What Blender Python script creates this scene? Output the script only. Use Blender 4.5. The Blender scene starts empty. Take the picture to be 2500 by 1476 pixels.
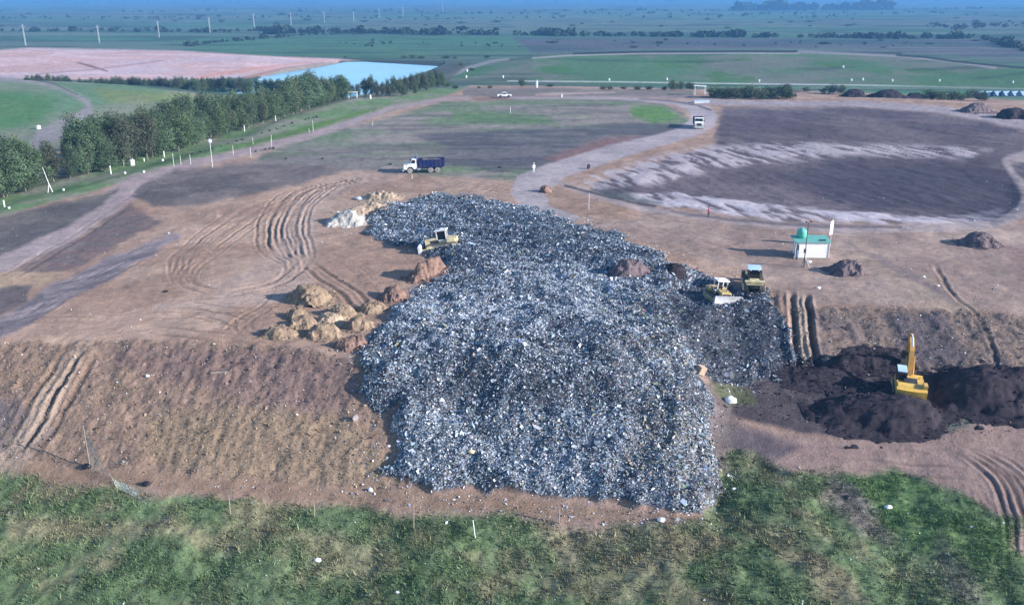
import bpy, bmesh, math, random
import numpy as np
from mathutils import Vector, Matrix, Euler

# ------------------------------------------------------------------ camera, world, sun
S = bpy.context.scene
COL = S.collection
FPX, CX, CY, CAMZ = 2165.0, 1250.0, 738.0, 33.0
PITCH = math.atan((738 + 6) / FPX)
SP, CP = math.sin(PITCH), math.cos(PITCH)
cam = bpy.data.cameras.new("camera")
cam.sensor_fit = 'HORIZONTAL'
cam.sensor_width = 36.0
cam.lens = 18.0 * FPX / 1250.0
cam.clip_start = 0.5
cam.clip_end = 80000
camo = bpy.data.objects.new("camera", cam)
COL.objects.link(camo)
camo.location = (0, 0, CAMZ)
camo.rotation_euler = (math.pi / 2 - PITCH, 0, 0)
S.camera = camo

SUN_EL, SUN_AZ = math.radians(21), math.radians(107)     # azimuth clockwise from +Y
sd = Vector((math.sin(SUN_AZ) * math.cos(SUN_EL), math.cos(SUN_AZ) * math.cos(SUN_EL), math.sin(SUN_EL)))
W = bpy.data.worlds.new("World")
S.world = W
W.use_nodes = True
nt = W.node_tree
nt.nodes.clear()
sky = nt.nodes.new('ShaderNodeTexSky')
sky.sky_type = 'NISHITA'
sky.sun_disc = False
sky.sun_elevation = SUN_EL
sky.sun_rotation = SUN_AZ
sky.ozone_density = 4.0
sky.dust_density = 0.3
bg = nt.nodes.new('ShaderNodeBackground')
bg.inputs['Strength'].default_value = 0.13
out = nt.nodes.new('ShaderNodeOutputWorld')
nt.links.new(sky.outputs[0], bg.inputs[0])
nt.links.new(bg.outputs[0], out.inputs[0])
sl = bpy.data.lights.new("sun", 'SUN')
sl.energy = 4.6
sl.angle = math.radians(0.53)
sl.color = (1.0, 0.935, 0.89)
so = bpy.data.objects.new("sun", sl)
so.rotation_euler = sd.to_track_quat('Z', 'Y').to_euler()
so.location = (100, 0, 100)
COL.objects.link(so)
S.view_settings.view_transform = 'Standard'
S.view_settings.look = 'None'
S.view_settings.gamma = 1.0
S.view_settings.use_curve_mapping = False
S.view_settings.exposure = 1.05
S.cycles.volume_bounces = 0
S.cycles.max_bounces = 5
S.cycles.diffuse_bounces = 2
S.cycles.transparent_max_bounces = 8
rng = np.random.default_rng(7)
random.seed(7)

# ------------------------------------------------------------------ helpers
def vnoise(x, y, seed=0):
    xi = np.floor(x).astype(np.int64); yi = np.floor(y).astype(np.int64)
    fx = x - xi; fy = y - yi
    fx = fx * fx * (3 - 2 * fx); fy = fy * fy * (3 - 2 * fy)
    def h(a, b):
        n = (a * 374761393 + b * 668265263 + seed * 974634777) & 0xFFFFFFFF
        n = ((n ^ (n >> 13)) * 1274126177) & 0xFFFFFFFF
        n = ((n ^ (n >> 15)) * 2246822519) & 0xFFFFFFFF
        return ((n ^ (n >> 16)) & 0xFFFFFF) / float(0xFFFFFF)
    a = h(xi, yi); b = h(xi + 1, yi); c = h(xi, yi + 1); d = h(xi + 1, yi + 1)
    return (a * (1 - fx) + b * fx) * (1 - fy) + (c * (1 - fx) + d * fx) * fy

def fbm(x, y, octv=4, seed=0, gain=0.5):
    s = 0; a = 1.0; t = 0
    for i in range(octv):
        s = s + a * vnoise(x * 2 ** i + 17.3 * i, y * 2 ** i - 9.1 * i, seed + i * 31)
        t += a; a *= gain
    return s / t

def sstep(a, b, x):
    t = np.clip((x - a) / (b - a), 0, 1)
    return t * t * (3 - 2 * t)

def project(x, y, z):
    dz = z - CAMZ
    zc = np.maximum(y * CP - dz * SP, 0.01)
    return CX + FPX * x / zc, CY - FPX * (y * SP + dz * CP) / zc

def d_of(py, z):           # forward distance at which a point of height z sits on photo row py
    a = PITCH + np.arctan((py - CY) / FPX)
    return (CAMZ - z) / np.tan(a)

def tag(o, label=None, cat=None, group=None, kind=None):
    if label: o["label"] = label
    if cat: o["category"] = cat
    if group: o["group"] = group
    if kind: o["kind"] = kind
    return o

def link(o, parent=None):
    COL.objects.link(o)
    if parent is not None: o.parent = parent
    return o

def mesh_np(name, verts, faces, mat=None, col=None, parent=None, smooth=False):
    verts = np.asarray(verts, dtype=np.float32); faces = np.asarray(faces, dtype=np.int32)
    n, k = faces.shape
    me = bpy.data.meshes.new(name)
    me.vertices.add(len(verts)); me.vertices.foreach_set("co", verts.ravel())
    me.loops.add(n * k); me.loops.foreach_set("vertex_index", faces.ravel())
    me.polygons.add(n); me.polygons.foreach_set("loop_start", np.arange(0, n * k, k, dtype=np.int32))
    try: me.polygons.foreach_set("loop_total", np.full(n, k, dtype=np.int32))
    except Exception: pass
    if smooth: me.polygons.foreach_set("use_smooth", np.ones(n, dtype=bool))
    me.update(calc_edges=True)
    if col is not None:
        a = me.color_attributes.new("Col", 'FLOAT_COLOR', 'POINT')
        c = np.ones((len(verts), 4), dtype=np.float32); c[:, :3] = col
        a.data.foreach_set("color", c.ravel())
    if mat: me.materials.append(mat)
    o = bpy.data.objects.new(name, me)
    link(o, parent)
    return o

def N(nt, typ, **kw):
    n = nt.nodes.new(typ)
    for k, v in kw.items():
        if k.startswith('i_'): n.inputs[k[2:].replace('_', ' ')].default_value = v
        else: setattr(n, k, v)
    return n

def mat_noise(name, c, rough=0.6, metal=0.0, amt=0.25, scale=2.0, bump=0.0, dirt=None, spec=0.3, attr=False):
    """principled surface: base colour (or the mesh's own colour attribute) broken up by object-space noise"""
    m = bpy.data.materials.new(name); m.use_nodes = True
    t = m.node_tree; b = t.nodes['Principled BSDF']
    b.inputs['Roughness'].default_value = rough
    b.inputs['Metallic'].default_value = metal
    b.inputs['Specular IOR Level'].default_value = spec
    tc = N(t, 'ShaderNodeTexCoord')
    no = N(t, 'ShaderNodeTexNoise'); no.inputs['Scale'].default_value = scale; no.inputs['Detail'].default_value = 5
    t.links.new(tc.outputs['Object'], no.inputs['Vector'])
    mr = N(t, 'ShaderNodeMapRange'); mr.inputs['From Min'].default_value = .25; mr.inputs['From Max'].default_value = .75
    mr.inputs['To Min'].default_value = 1 - amt; mr.inputs['To Max'].default_value = 1 + amt
    t.links.new(no.outputs['Fac'], mr.inputs['Value'])
    if attr:
        src = N(t, 'ShaderNodeAttribute', attribute_name='Col').outputs['Color']
    else:
        r = N(t, 'ShaderNodeRGB'); r.outputs[0].default_value = (*c, 1); src = r.outputs[0]
    if dirt:
        n2 = N(t, 'ShaderNodeTexNoise'); n2.inputs['Scale'].default_value = scale * .6; n2.inputs['Detail'].default_value = 6
        t.links.new(tc.outputs['Object'], n2.inputs['Vector'])
        m2 = N(t, 'ShaderNodeMapRange'); m2.inputs['From Min'].default_value = .40; m2.inputs['From Max'].default_value = .75
        m2.inputs['To Max'].default_value = .75
        t.links.new(n2.outputs['Fac'], m2.inputs['Value'])
        mx = N(t, 'ShaderNodeMix', data_type='RGBA'); mx.inputs['B'].default_value = (*dirt, 1)
        t.links.new(m2.outputs[0], mx.inputs['Factor']); t.links.new(src, mx.inputs['A'])
        src = mx.outputs['Result']
    mul = N(t, 'ShaderNodeVectorMath', operation='SCALE')
    t.links.new(src, mul.inputs[0]); t.links.new(mr.outputs[0], mul.inputs['Scale'])
    t.links.new(mul.outputs[0], b.inputs['Base Color'])
    if bump:
        bp = N(t, 'ShaderNodeBump'); bp.inputs['Strength'].default_value = bump; bp.inputs['Distance'].default_value = .1
        t.links.new(no.outputs['Fac'], bp.inputs['Height']); t.links.new(bp.outputs[0], b.inputs['Normal'])
    return m

# ------------------------------------------------------------------ the lie of the land
# Long profiles: for each bearing (given by its photo column), forward distance and height of the
# same thirteen break lines, from under the drone out to the far plain.
#  0 under drone  1 foot of grass  2 toe of the bank  3 mid bank  4 crest  5 far crest of the platform  6 its far toe
#  7 hill foot  8 hill crest  9 hill back  10 mound foot  11 mound crest  12 mound back  13 far plain
PL = -7.0
def prof(px, grass, toe, mid, crest, fcrest, ftoe, h1, h2, h3, m1, m2, m3):
    pts = [(20.0, grass[1] - 2.0)]
    for (y, z) in (grass, toe, mid, crest, fcrest, ftoe): pts.append((d_of(y, z), z))
    pts += [h1, h2, h3, m1, m2, m3, (60000.0, PL)]
    out = []
    for d, z in pts:
        # t = x/y on that photo column at that depth and height
        zc = d * CP - (z - CAMZ) * SP
        out.append(((px - CX) * zc / FPX / d, d, z))
    return out
G = 1476
PROF = [
 prof(-400, (G,-10), (1130,-7), (980,-3.4), (800,0), (600,-.3), (585,-.7), (200,-3.2), (400,3), (450,-7), (500,-7), (621,0), (700,-7)),
 prof(0,    (G,-10), (1150,-7), (990,-3.4), (818,0), (514,0), (500,-.7), (249,-3.2), (380,1), (430,-7), (493,-7), (621,0), (700,-7)),
 prof(400,  (G,-10), (1172,-7), (1000,-3.4),(828,0), (405,0), (385,-.8), (287,-3.6), (364,-1), (400,-7), (467,-7), (612,-1), (690,-7)),
 prof(600,  (G,-10), (1182,-7), (1010,-3.4),(835,0), (340,0), (318,-.9), (332,-4), (360,-4.5), (395,-7), (467,-7), (584,-1.5), (660,-7)),
 prof(860,  (G,-10), (1188,-7), (1020,-3.4),(868,0), (245,0), (234,-2), (375,-5), (385,-5.5), (400,-7), (470,-7), (600,-7), (680,-7)),
 prof(1140, (G,-10), (1198,-7), (1035,-3.5),(878,0.2), (213,0), (206,-3), (415,-5.5), (422,-7), (428,-7), (440,-7), (561,-5), (640,-7)),
 prof(1300, (G,-10), (1208,-7), (1040,-3.5),(872,0.4), (216,0), (209,-4), (420,-7), (425,-7), (430,-7), (451,-7), (559,-1), (630,-7)),
 prof(1500, (G,-9.8), (1225,-7), (1045,-3.5),(850,0.5), (221,0), (213,-4), (412,-7), (420,-7), (428,-7), (445,-7), (590,0), (670,-7)),
 prof(1650, (G,-9.4), (1238,-7), (1040,-3.4),(825,0.3), (225,0), (216,-4), (405,-7), (410,-7), (415,-7), (438,-7), (598,0), (680,-7)),
 prof(1790, (G,-9), (1045,-5.2), (935,-3.8),(745,0), (230,0), (222,-3.5), (390,-7), (400,-7), (410,-7), (435,-7), (598,0), (680,-7)),
 prof(1950, (G,-8.7), (1065,-5.3), (925,-3.8),(735,0), (234,0), (227,-3), (365,-6), (380,-7), (400,-7), (430,-7), (598,0), (680,-7)),
 prof(2250, (G,-8.5), (1075,-5.3), (905,-3.5),(745,0), (246,0), (237,-2.5), (345,-6), (360,-7), (380,-7), (420,-7), (540,-.8), (620,-7)),
 prof(2500, (G,-8.5), (1050,-4.8), (900,-3.2),(755,0), (262,0), (250,-2), (330,-5), (345,-6.5), (370,-7), (414,-7), (474,-2), (540,-7)),
 prof(2900, (G,-8.5), (1050,-4.6), (890,-3.2),(770,0), (290,0), (275,-2), (315,-5), (340,-6.5), (360,-7), (400,-7), (450,-3), (520,-7)),
]
NK = len(PROF[0])
def base_height(t, d):
    dk = np.empty((NK,) + t.shape); zk = np.empty_like(dk)
    for i in range(NK):
        ts = np.array([p[i][0] for p in PROF])
        dk[i] = np.interp(t, ts, [p[i][1] for p in PROF]); zk[i] = np.interp(t, ts, [p[i][2] for p in PROF])
    z = np.where(d <= dk[0], zk[0], zk[-1])
    for i in range(NK - 1):
        a, b = dk[i], np.maximum(dk[i + 1], dk[i] + .5)
        s = np.clip((d - a) / (b - a), 0, 1)
        if i in (5, 6, 7, 8, 9, 10, 11): s = s * s * (3 - 2 * s)
        z = np.where((d > a) & (d <= b), zk[i] + (zk[i + 1] - zk[i]) * s, z)
    return z

# grid: bearings t = x/y, distances d
TT = np.unique(np.concatenate([np.linspace(-.72, .72, 1050), np.linspace(-1.0, -.72, 40), np.linspace(.72, 1.0, 40)]))
dd = np.concatenate([np.linspace(20, 60, 4001)[:-1], np.linspace(60, 140, 8001)[:-1], np.linspace(140, 700, 12001)[:-1], np.geomspace(700, 60000, 8000)])
step = np.zeros_like(dd)
for ts in (-.55, -.35, -.15, 0., .1, .2, .3, .42, .55):
    zz = base_height(np.full_like(dd, ts), dd)
    _, py = project(dd * ts, dd, zz)
    step = np.maximum(step, np.abs(np.gradient(py)))
step = np.maximum(step, np.abs(np.gradient(project(0 * dd, dd, 0 * dd + PL)[1])) )
cum = np.cumsum(step)
cum = np.where(dd < 50, cum * 1.0, cum)
nrow = int(cum[-1] / 2.1)
DD = np.interp(np.linspace(cum[0], cum[-1], nrow), cum, dd)
nT, nD = len(TT), len(DD)
T2, D2 = np.meshgrid(TT, DD)            # rows = distance
X2, Y2 = T2 * D2, D2.copy()
Z2 = base_height(T2, D2)
def blur_rows(A, it):
    for _ in range(it):
        B = A.copy(); B[1:-1] = .25 * A[:-2] + .5 * A[1:-1] + .25 * A[2:]; A = B
    return A
near = (D2 < 160)
Zb = blur_rows(Z2, 30)
Z2 = np.where(near, Zb, blur_rows(Z2, 3))
Z2 = np.clip(Z2, -14, 10)

def Hs(x, y):                           # height of the finished ground
    x = np.asarray(x, float); y = np.asarray(y, float)
    t = x / y
    it = np.clip(np.interp(t, TT, np.arange(nT)), 0, nT - 1.001); i = it.astype(int); fi = it - i
    jt = np.clip(np.interp(y, DD, np.arange(nD)), 0, nD - 1.001); j = jt.astype(int); fj = jt - j
    return (Z2[j, i] * (1 - fi) + Z2[j, i + 1] * fi) * (1 - fj) + (Z2[j + 1, i] * (1 - fi) + Z2[j + 1, i + 1] * fi) * fj

def un(px, py):                         # the ground point seen at a photo pixel
    ry = CP * 1.0 + SP * (CY - py) / FPX
    rz = -SP + CP * (CY - py) / FPX
    t = (px - CX) / FPX / ry
    it = min(max(np.interp(t, TT, np.arange(nT)), 0), nT - 1.001); i = int(it); fi = it - i
    col = Z2[:, i] * (1 - fi) + Z2[:, i + 1] * fi
    ray = CAMZ + DD * rz / ry
    k = np.nonzero(ray <= col)[0]
    if len(k) == 0 or k[0] == 0: d = DD[-1] if len(k) == 0 else DD[0]
    else:
        k = k[0]; a = ray[k - 1] - col[k - 1]; b = ray[k] - col[k]
        d = DD[k - 1] + (DD[k] - DD[k - 1]) * a / (a - b)
    return np.array([t * d, d, float(np.interp(d, DD, col))])

def unpoly(pts): return np.array([un(*p) for p in pts])
def scale_at(p):                        # photo pixels per metre at a point
    return FPX / (p[1] * CP - (p[2] - CAMZ) * SP)

def sd_poly(px, py, poly):
    """signed distance (negative inside) of points to a polygon"""
    poly = np.asarray(poly, float)
    d2 = np.full(px.shape, 1e18); ins = np.zeros(px.shape, bool)
    n = len(poly)
    for i in range(n):
        x1, y1 = poly[i]; x2, y2 = poly[(i + 1) % n]
        ex, ey = x2 - x1, y2 - y1
        s = np.clip(((px - x1) * ex + (py - y1) * ey) / (ex * ex + ey * ey + 1e-12), 0, 1)
        d2 = np.minimum(d2, (px - x1 - s * ex) ** 2 + (py - y1 - s * ey) ** 2)
        c = ((y1 > py) != (y2 > py)) & (px < (x2 - x1) * (py - y1) / (y2 - y1 + 1e-12) + x1)
        ins ^= c
    return np.where(ins, -1, 1) * np.sqrt(d2)

def sd_line(px, py, line, widths=None):
    d = np.full(px.shape, 1e9)
    for i in range(len(line) - 1):
        x1, y1 = line[i]; x2, y2 = line[i + 1]
        ex, ey = x2 - x1, y2 - y1
        s = np.clip(((px - x1) * ex + (py - y1) * ey) / (ex * ex + ey * ey + 1e-12), 0, 1)
        q = np.sqrt((px - x1 - s * ex) ** 2 + (py - y1 - s * ey) ** 2)
        if widths is not None: q = q - (widths[i] + (widths[i + 1] - widths[i]) * s)
        d = np.minimum(d, q)
    return d

def smooth_line(pts, n=8):
    P = [np.array(p, float) for p in pts]; P = [2 * P[0] - P[1]] + P + [2 * P[-1] - P[-2]]
    o = []
    for i in range(1, len(P) - 2):
        for k in range(n):
            s = k / n
            o.append(.5 * ((2 * P[i]) + (-P[i - 1] + P[i + 1]) * s + (2 * P[i - 1] - 5 * P[i] + 4 * P[i + 1] - P[i + 2]) * s ** 2 + (-P[i - 1] + 3 * P[i] - 3 * P[i + 1] + P[i + 2]) * s ** 3))
    o.append(P[-2]); return np.array(o)

# soils and plants: patches traced on the ground, softened by noise that is fixed to the ground
PX, PY = project(X2, Y2, Z2)
wx = (fbm(X2 / 3.1, Y2 / 3.1, 4, 11) - .5); wy = (fbm(X2 / 3.1, Y2 / 3.1, 4, 12) - .5)
BX = fbm(X2 / 14, Y2 / 14, 4, 13) - .5
nzA = fbm(X2 / 9, Y2 / 9, 5, 21); nzB = fbm(X2 / 2.2, Y2 / 2.2, 4, 22); nzC = fbm(X2 / 40, Y2 / 40, 4, 23)
near_w = np.clip(120 / D2, .15, 1.2)
COLR = np.empty(Z2.shape + (3,)); COLR[:] = (.27, .185, .145)
def region(poly, soft=6, warp=14, rough=1.0):
    poly = np.asarray(poly, float)
    m = soft * 2 + warp * 1.5 + 4
    k = (PX > poly[:, 0].min() - m) & (PX < poly[:, 0].max() + m) & (PY > poly[:, 1].min() - m) & (PY < poly[:, 1].max() + m)
    a = np.zeros(Z2.shape)
    if k.any():
        s = sd_poly(PX[k] + wx[k] * warp * 2 * near_w[k], PY[k] + (wy[k] * warp + BX[k] * warp * .6) * near_w[k], poly)
        a[k] = 1 - sstep(-soft, soft, s)
    return a
def stripe(line, widths, soft=4, warp=4):
    line = np.asarray(line, float); w = max(widths)
    m = soft * 2 + warp * 2 + w
    k = (PX > line[:, 0].min() - m) & (PX < line[:, 0].max() + m) & (PY > line[:, 1].min() - m) & (PY < line[:, 1].max() + m)
    a = np.zeros(Z2.shape)
    if k.any():
        s = sd_line(PX[k] + wx[k] * warp * near_w[k], PY[k] + wy[k] * warp * near_w[k], line, widths)
        a[k] = 1 - sstep(-soft, soft, s)
    return a
def paint(a, c, c2=None, mix=None, strength=1.0):
    a = a * strength
    col = np.array(c)
    if c2 is not None: col = col + (np.array(c2) - col) * mix[..., None]
    COLR[:] = COLR * (1 - a[..., None]) + col * a[..., None]
# ---- the far plain: long fields seen edge-on
CAMF = D2 > 380
fx, fy = X2 / 520, np.log(np.maximum(D2, 1)) * 5.5
f1 = fbm(fx, fy, 4, 41); f2 = fbm(X2 / 160, np.log(D2) * 16, 4, 42); f3 = fbm(X2 / 900, np.log(D2) * 9, 3, 43)
plain = np.ones(Z2.shape) * (Y2 > 330)
paint(plain, (.055, .14, .075), (.10, .135, .095), sstep(.4, .65, f1))
paint(plain * sstep(.52, .66, f3), (.065, .08, .075), strength=.7)
paint(plain * sstep(.62, .74, f2), (.03, .06, .04), strength=.75)
paint(region([(560,96),(760,90),(1240,92),(1320,120),(1240,140),(900,142),(620,136),(440,122)], 5, 8), (.05,.135,.06), (.065,.14,.075), nzC, .9)
paint(region([(1250,92),(2500,96),(2900,100),(2900,140),(2500,150),(2150,122),(1900,118),(1560,120),(1300,128)], 4, 10), (.05,.062,.075), (.085,.075,.09), sstep(.35,.65,f2), .9)
paint(region([(1900,40),(2700,30),(2700,95),(2200,90)], 14, 20), (.035,.055,.04), strength=.4)
f5 = fbm(X2/130, np.log(D2)*34, 4, 45); f6 = fbm(X2/330, np.log(D2)*20, 4, 46)
paint(plain * sstep(.56,.66,f5), (.03,.055,.04), strength=.75)
paint(plain * sstep(.58,.68,f6), (.15,.17,.13), strength=.5)
# green mound with its ring track
gm = region([(1085,202),(1130,172),(1240,150),(1330,136),(1450,128),(1700,123),(1950,123),(2180,130),(2350,146),(2520,168),(3000,200),(3000,230),(2500,216),(1900,208),(1300,204)], 3, 4)
paint(gm, (.065,.135,.06), (.125,.14,.105), sstep(.42,.62, fbm(X2/45, Y2/45, 5, 61)))
paint(gm * sstep(.56,.66, fbm(X2/22, Y2/40, 4, 62)), (.05,.125,.03), strength=.8)
paint(gm * sstep(.58,.68, fbm(X2/60, Y2/18, 4, 63)), (.03,.055,.035), strength=.6)
paint(stripe([(1300,142),(1400,135),(1560,131),(1800,130),(1950,130.5)], [2]*5, 1.5, 1), (.33,.30,.30), strength=.7)
paint(stripe([(1400,131),(1560,127),(1800,125.5),(1950,126),(2200,132)], [2.4]*5, 1.2, 1), (.015,.02,.02))
paint(stripe([(1950,126),(2200,137),(2340,152),(2430,166)], [3]*4, 2, 1), (.28,.25,.26), strength=.7)
paint(stripe([(2190,135),(2260,140),(2330,150),(2420,159),(2500,166)], [2.6]*5, 1.5, 1), (.015,.022,.02))
paint(stripe([(1082,190),(1110,180),(1150,164),(1200,150),(1240,145)], [5,5,4.5,3.5,2.5], 2, 2), (.24,.23,.2))
paint(stripe([(1240,198),(1500,200),(1760,204),(2100,208),(2300,212),(2520,218),(2900,224)], [1.5]*7, 1, 1), (.45,.45,.45), strength=.7*(.35+.65*sstep(.4,.6,f2)))
# red field and the pond margin
rf = region([(-500,150),(-200,130),(0,122),(70,117),(440,124),(620,136),(830,144),(880,149),(770,155),(690,170),(640,186),(480,196),(0,194),(-500,200)], 3, 4)
paint(rf, (.47,.30,.27), (.45,.34,.35), sstep(.4,.6, fbm(X2/70, Y2/30, 4, 71)))
paint(rf * sstep(.55,.7, fbm(X2/40, Y2/12, 4, 72)), (.56,.42,.42), strength=.6)
paint(stripe([(190,153),(222,162),(262,174)], [1.5,2.5,1.5], 1.5, 1), (.16,.08,.07))
paint(stripe([(100,180),(230,170),(400,148)], [1.6]*3, 1.5, 2), (.3,.15,.13), strength=.7)
paint(stripe([(480,190),(640,165),(760,152)], [5,3,2], 2, 2), (.5,.24,.18), strength=.7)
paint(stripe([(600,190),(690,168),(790,154)], [4,3,2], 2, 2), (.3,.17,.13), strength=.8)
pm = region([(595,222),(640,186),(700,168),(780,155),(835,150),(1085,152),(1060,168),(1000,188),(940,206),(900,226),(850,236)], 3, 3)
paint(pm, (.2,.2,.18))
paint(stripe([(830,151),(1085,154)], [3,3], 1.5, 1), (.02,.03,.03), strength=.8)
paint(region([(1030,185),(1100,150),(1150,152),(1090,200),(900,236),(880,236)], 5, 8), (.07,.07,.06), strength=.8)
# left green hill
lh = region([(-600,215),(-200,192),(0,190),(130,197),(300,207),(560,236),(640,250),(560,300),(330,360),(200,420),(-600,640)], 3, 4) * (Y2 > 215)
paint(lh, (.11,.18,.095), (.18,.19,.13), sstep(.4,.62, fbm(X2/30, Y2/30, 4, 81)))
paint(lh * region([(-200,215),(60,225),(140,245),(100,300),(0,320),(-300,330)], 20, 24), (.06,.15,.045), strength=.85)
paint(lh * region([(230,215),(560,235),(540,248),(260,250)], 8, 10), (.17,.19,.05), strength=.55)
paint(stripe([(-100,188),(0,192),(90,200),(160,220),(215,250),(218,270),(180,295),(110,335),(90,380)], [5,5,5,5,7,10,16,24,30], 7, 8), (.25,.215,.215), strength=.85)
paint(stripe([(60,192),(130,203),(190,232)], [1.5]*3, 1.5, 1), (.06,.075,.06), strength=.8)
# green strip along the trees
gs = region([(-300,560),(0,470),(130,430),(260,390),(420,330),(640,275),(850,226),(1000,222),(1140,210),(1200,222),(1090,234),(900,286),(700,340),(480,396),(370,430),(200,474),(0,528),(-300,610)], 6, 8) * (Y2 < 420)
paint(gs, (.12,.19,.085), (.20,.205,.15), sstep(.4,.65, nzA))
paint(region([(480,385),(700,318),(900,265),(1060,238),(1090,240),(900,290),(700,335)], 6, 6), (.085,.16,.035), strength=.85)
paint(stripe([(130,470),(300,428),(420,392),(520,365)], [4,4,5,5], 4, 5), (.05,.10,.04), strength=.7)
paint(stripe([(0,470),(120,440),(270,400),(420,345),(640,285),(860,228)], [10,9,8,7,5,3], 5, 6) * (Y2 < 420), (.06,.07,.045), strength=.8)
# ---- the platform
pf = region([(-300,600),(0,530),(200,474),(370,428),(480,396),(700,340),(900,286),(1090,234),(1150,208),(1500,212),(1760,216),(2100,226),(2500,245),(3000,280),(3000,900),(-300,900)], 4, 6) * (Y2 < 420)
paint(pf, (.285,.188,.138), (.35,.243,.182), sstep(.4,.65, nzA))
cg = region([(620,390),(760,330),(900,300),(1080,250),(1250,243),(1560,244),(1650,266),(1690,300),(1500,345),(1330,410),(1280,440),(1080,432),(800,405)], 6, 10)
paint(cg, (.22,.19,.165), (.16,.17,.13), sstep(.4,.6, fbm(X2/26, Y2/10, 4, 91)))
paint(cg * sstep(.44,.58, fbm(X2/16, Y2/9, 4, 92)), (.12,.175,.085), strength=.75)
paint(cg * sstep(.54,.64, fbm(X2/24, Y2/5, 4, 94)), (.10,.09,.09), strength=.6)
paint(region([(1100,268),(1250,278),(1330,282),(1360,300),(1210,300),(1110,290)], 8, 12), (.07,.17,.045), strength=.6)
paint(region([(1540,258),(1620,260),(1660,285),(1600,302),(1540,282)], 9, 10), (.07,.19,.03), strength=.8)
paint(region([(1000,330),(1300,312),(1560,302),(1690,306),(1560,345),(1400,380),(1320,412),(1200,418),(1060,400),(1100,360)], 8, 14), (.075,.072,.085), (.12,.11,.115), sstep(.45,.62, fbm(X2/14, Y2/3, 4, 93)), .9)
paint(region([(1330,385),(1480,335),(1560,330),(1520,355),(1380,400)], 8, 10), (.20,.115,.105), strength=.8)
paint(region([(540,400),(760,378),(990,398),(1000,424),(830,416),(600,404)], 6, 8), (.19,.165,.155), strength=.8)
paint(region([(1130,212),(1700,222),(1690,240),(1240,236),(1130,236)], 3, 4), (.13,.125,.115), (.2,.17,.165), sstep(.4,.6,f2), .8)
paint(stripe([(1310,232),(1400,228),(1500,225)], [4,2.5,1.5], 2, 2), (.36,.27,.24), strength=.8)
paint(stripe([(1150,242),(1320,236),(1360,237)], [2.5,5,3], 2, 2), (.2,.12,.1), strength=.7)
# long road along the strip on the left
paint(stripe([(-100,670),(0,640),(140,575),(250,505),(330,455),(480,398),(640,362),(760,330),(880,290),(960,262),(1080,242),(1150,238)], [30,30,30,28,26,10,9,9,9,6,4,3.5], 6, 8), (.30,.235,.225))
dk = region([(-300,590),(0,528),(180,488),(290,462),(250,500),(140,560),(0,625),(-300,700)], 6, 10)
paint(dk, (.085,.08,.08), (.12,.11,.10), sstep(.4,.65, nzA), .95)
dk2 = region([(322,482),(350,450),(430,414),(560,402),(700,402),(860,412),(760,440),(640,470),(500,498),(380,505)], 6, 12)
paint(dk2, (.095,.085,.085), (.15,.125,.12), sstep(.42,.65, nzA), .95)
paint(region([(40,660),(160,600),(280,520),(320,500),(400,540),(300,590),(180,660),(80,670)], 6, 14), (.155,.11,.105), (.11,.09,.09), sstep(.4,.6,nzB), .9)
paint(region([(-200,860),(0,775),(140,690),(260,630),(420,568),(450,572),(380,620),(200,720),(0,830)], 6, 12), (.21,.18,.19), (.13,.115,.13), sstep(.42,.6, fbm((X2*.6+Y2*.8)/7, (Y2*.6-X2*.8)/1.6, 4, 95)), .9)
paint(region([(-100,690),(10,665),(160,665),(100,700),(40,715),(-100,740)], 5, 8), (.33,.235,.16), strength=.9)
paint(region([(-100,740),(20,700),(80,700),(60,740),(0,770)], 6, 8), (.10,.085,.09), strength=.9)
paint(stripe([(980,424),(860,440),(800,466),(745,505),(720,560),(725,600),(705,650),(640,690),(540,715)], [8,14,22,34,46,48,50,44,24], 18, 14), (.38,.285,.235), strength=.65)
paint(stripe([(380,752),(520,742),(680,722),(760,690)], [8,12,14,10], 10, 10), (.38,.285,.235), strength=.6)
# haul road
hr = region([(1245,470),(1262,430),(1300,412),(1400,380),(1480,356),(1580,334),(1660,312),(1686,292),(1684,272),(1650,256),(1560,246),(1430,242),(1240,241),(1240,236),(1440,237),(1580,240),(1680,246),(1735,262),(1754,288),(1742,312),(1690,336),(1560,372),(1440,408),(1370,436),(1330,470),(1340,500),(1420,530),(1390,545),(1270,498)], 4, 5)
paint(hr, (.295,.255,.262), (.34,.29,.29), sstep(.4,.6,nzA))
paint(stripe([(1560,241),(1640,246),(1700,256),(1735,270)], [1.5,2,3,3], 2, 2), (.09,.075,.08), strength=.85)
paint(stripe([(1765,300),(1760,318),(1745,333)], [6,7,3], 3, 2), (.10,.08,.085), strength=.8)
paint(stripe([(1480,244),(1620,256),(1670,280)], [2,2,3], 2, 2), (.14,.115,.115), strength=.6)
# dark terraces to the right
rd = region([(1762,262),(1900,258),(2100,260),(2260,270),(2420,295),(2560,330),(2900,420),(2900,520),(2540,520),(2470,535),(2420,548),(2200,543),(2000,540),(1800,524),(1640,505),(1500,488),(1430,465),(1500,425),(1640,385),(1740,360)], 11, 22)
paint(rd, (.085,.067,.08), (.122,.098,.106), sstep(.4,.65, fbm(X2/16, Y2/16, 4, 101)))
st = fbm((X2*.8+Y2*.3)/1.1, (Y2*.95-X2*.3)/5.5, 4, 102)
paint(region([(1390,445),(1560,392),(1720,358),(1900,352),(2200,352),(2420,366),(2360,386),(2100,380),(1900,392),(1740,412),(1560,452),(1440,462)], 8, 14)*sstep(.40,.56,st), (.42,.37,.385), strength=.72)
paint(region([(1500,478),(1640,465),(1800,488),(2000,510),(2230,528),(2440,500),(2480,520),(2430,552),(2200,546),(2000,544),(1800,526),(1640,507)], 6, 16)*sstep(.30,.5,st), (.46,.41,.44), strength=.85)
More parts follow.
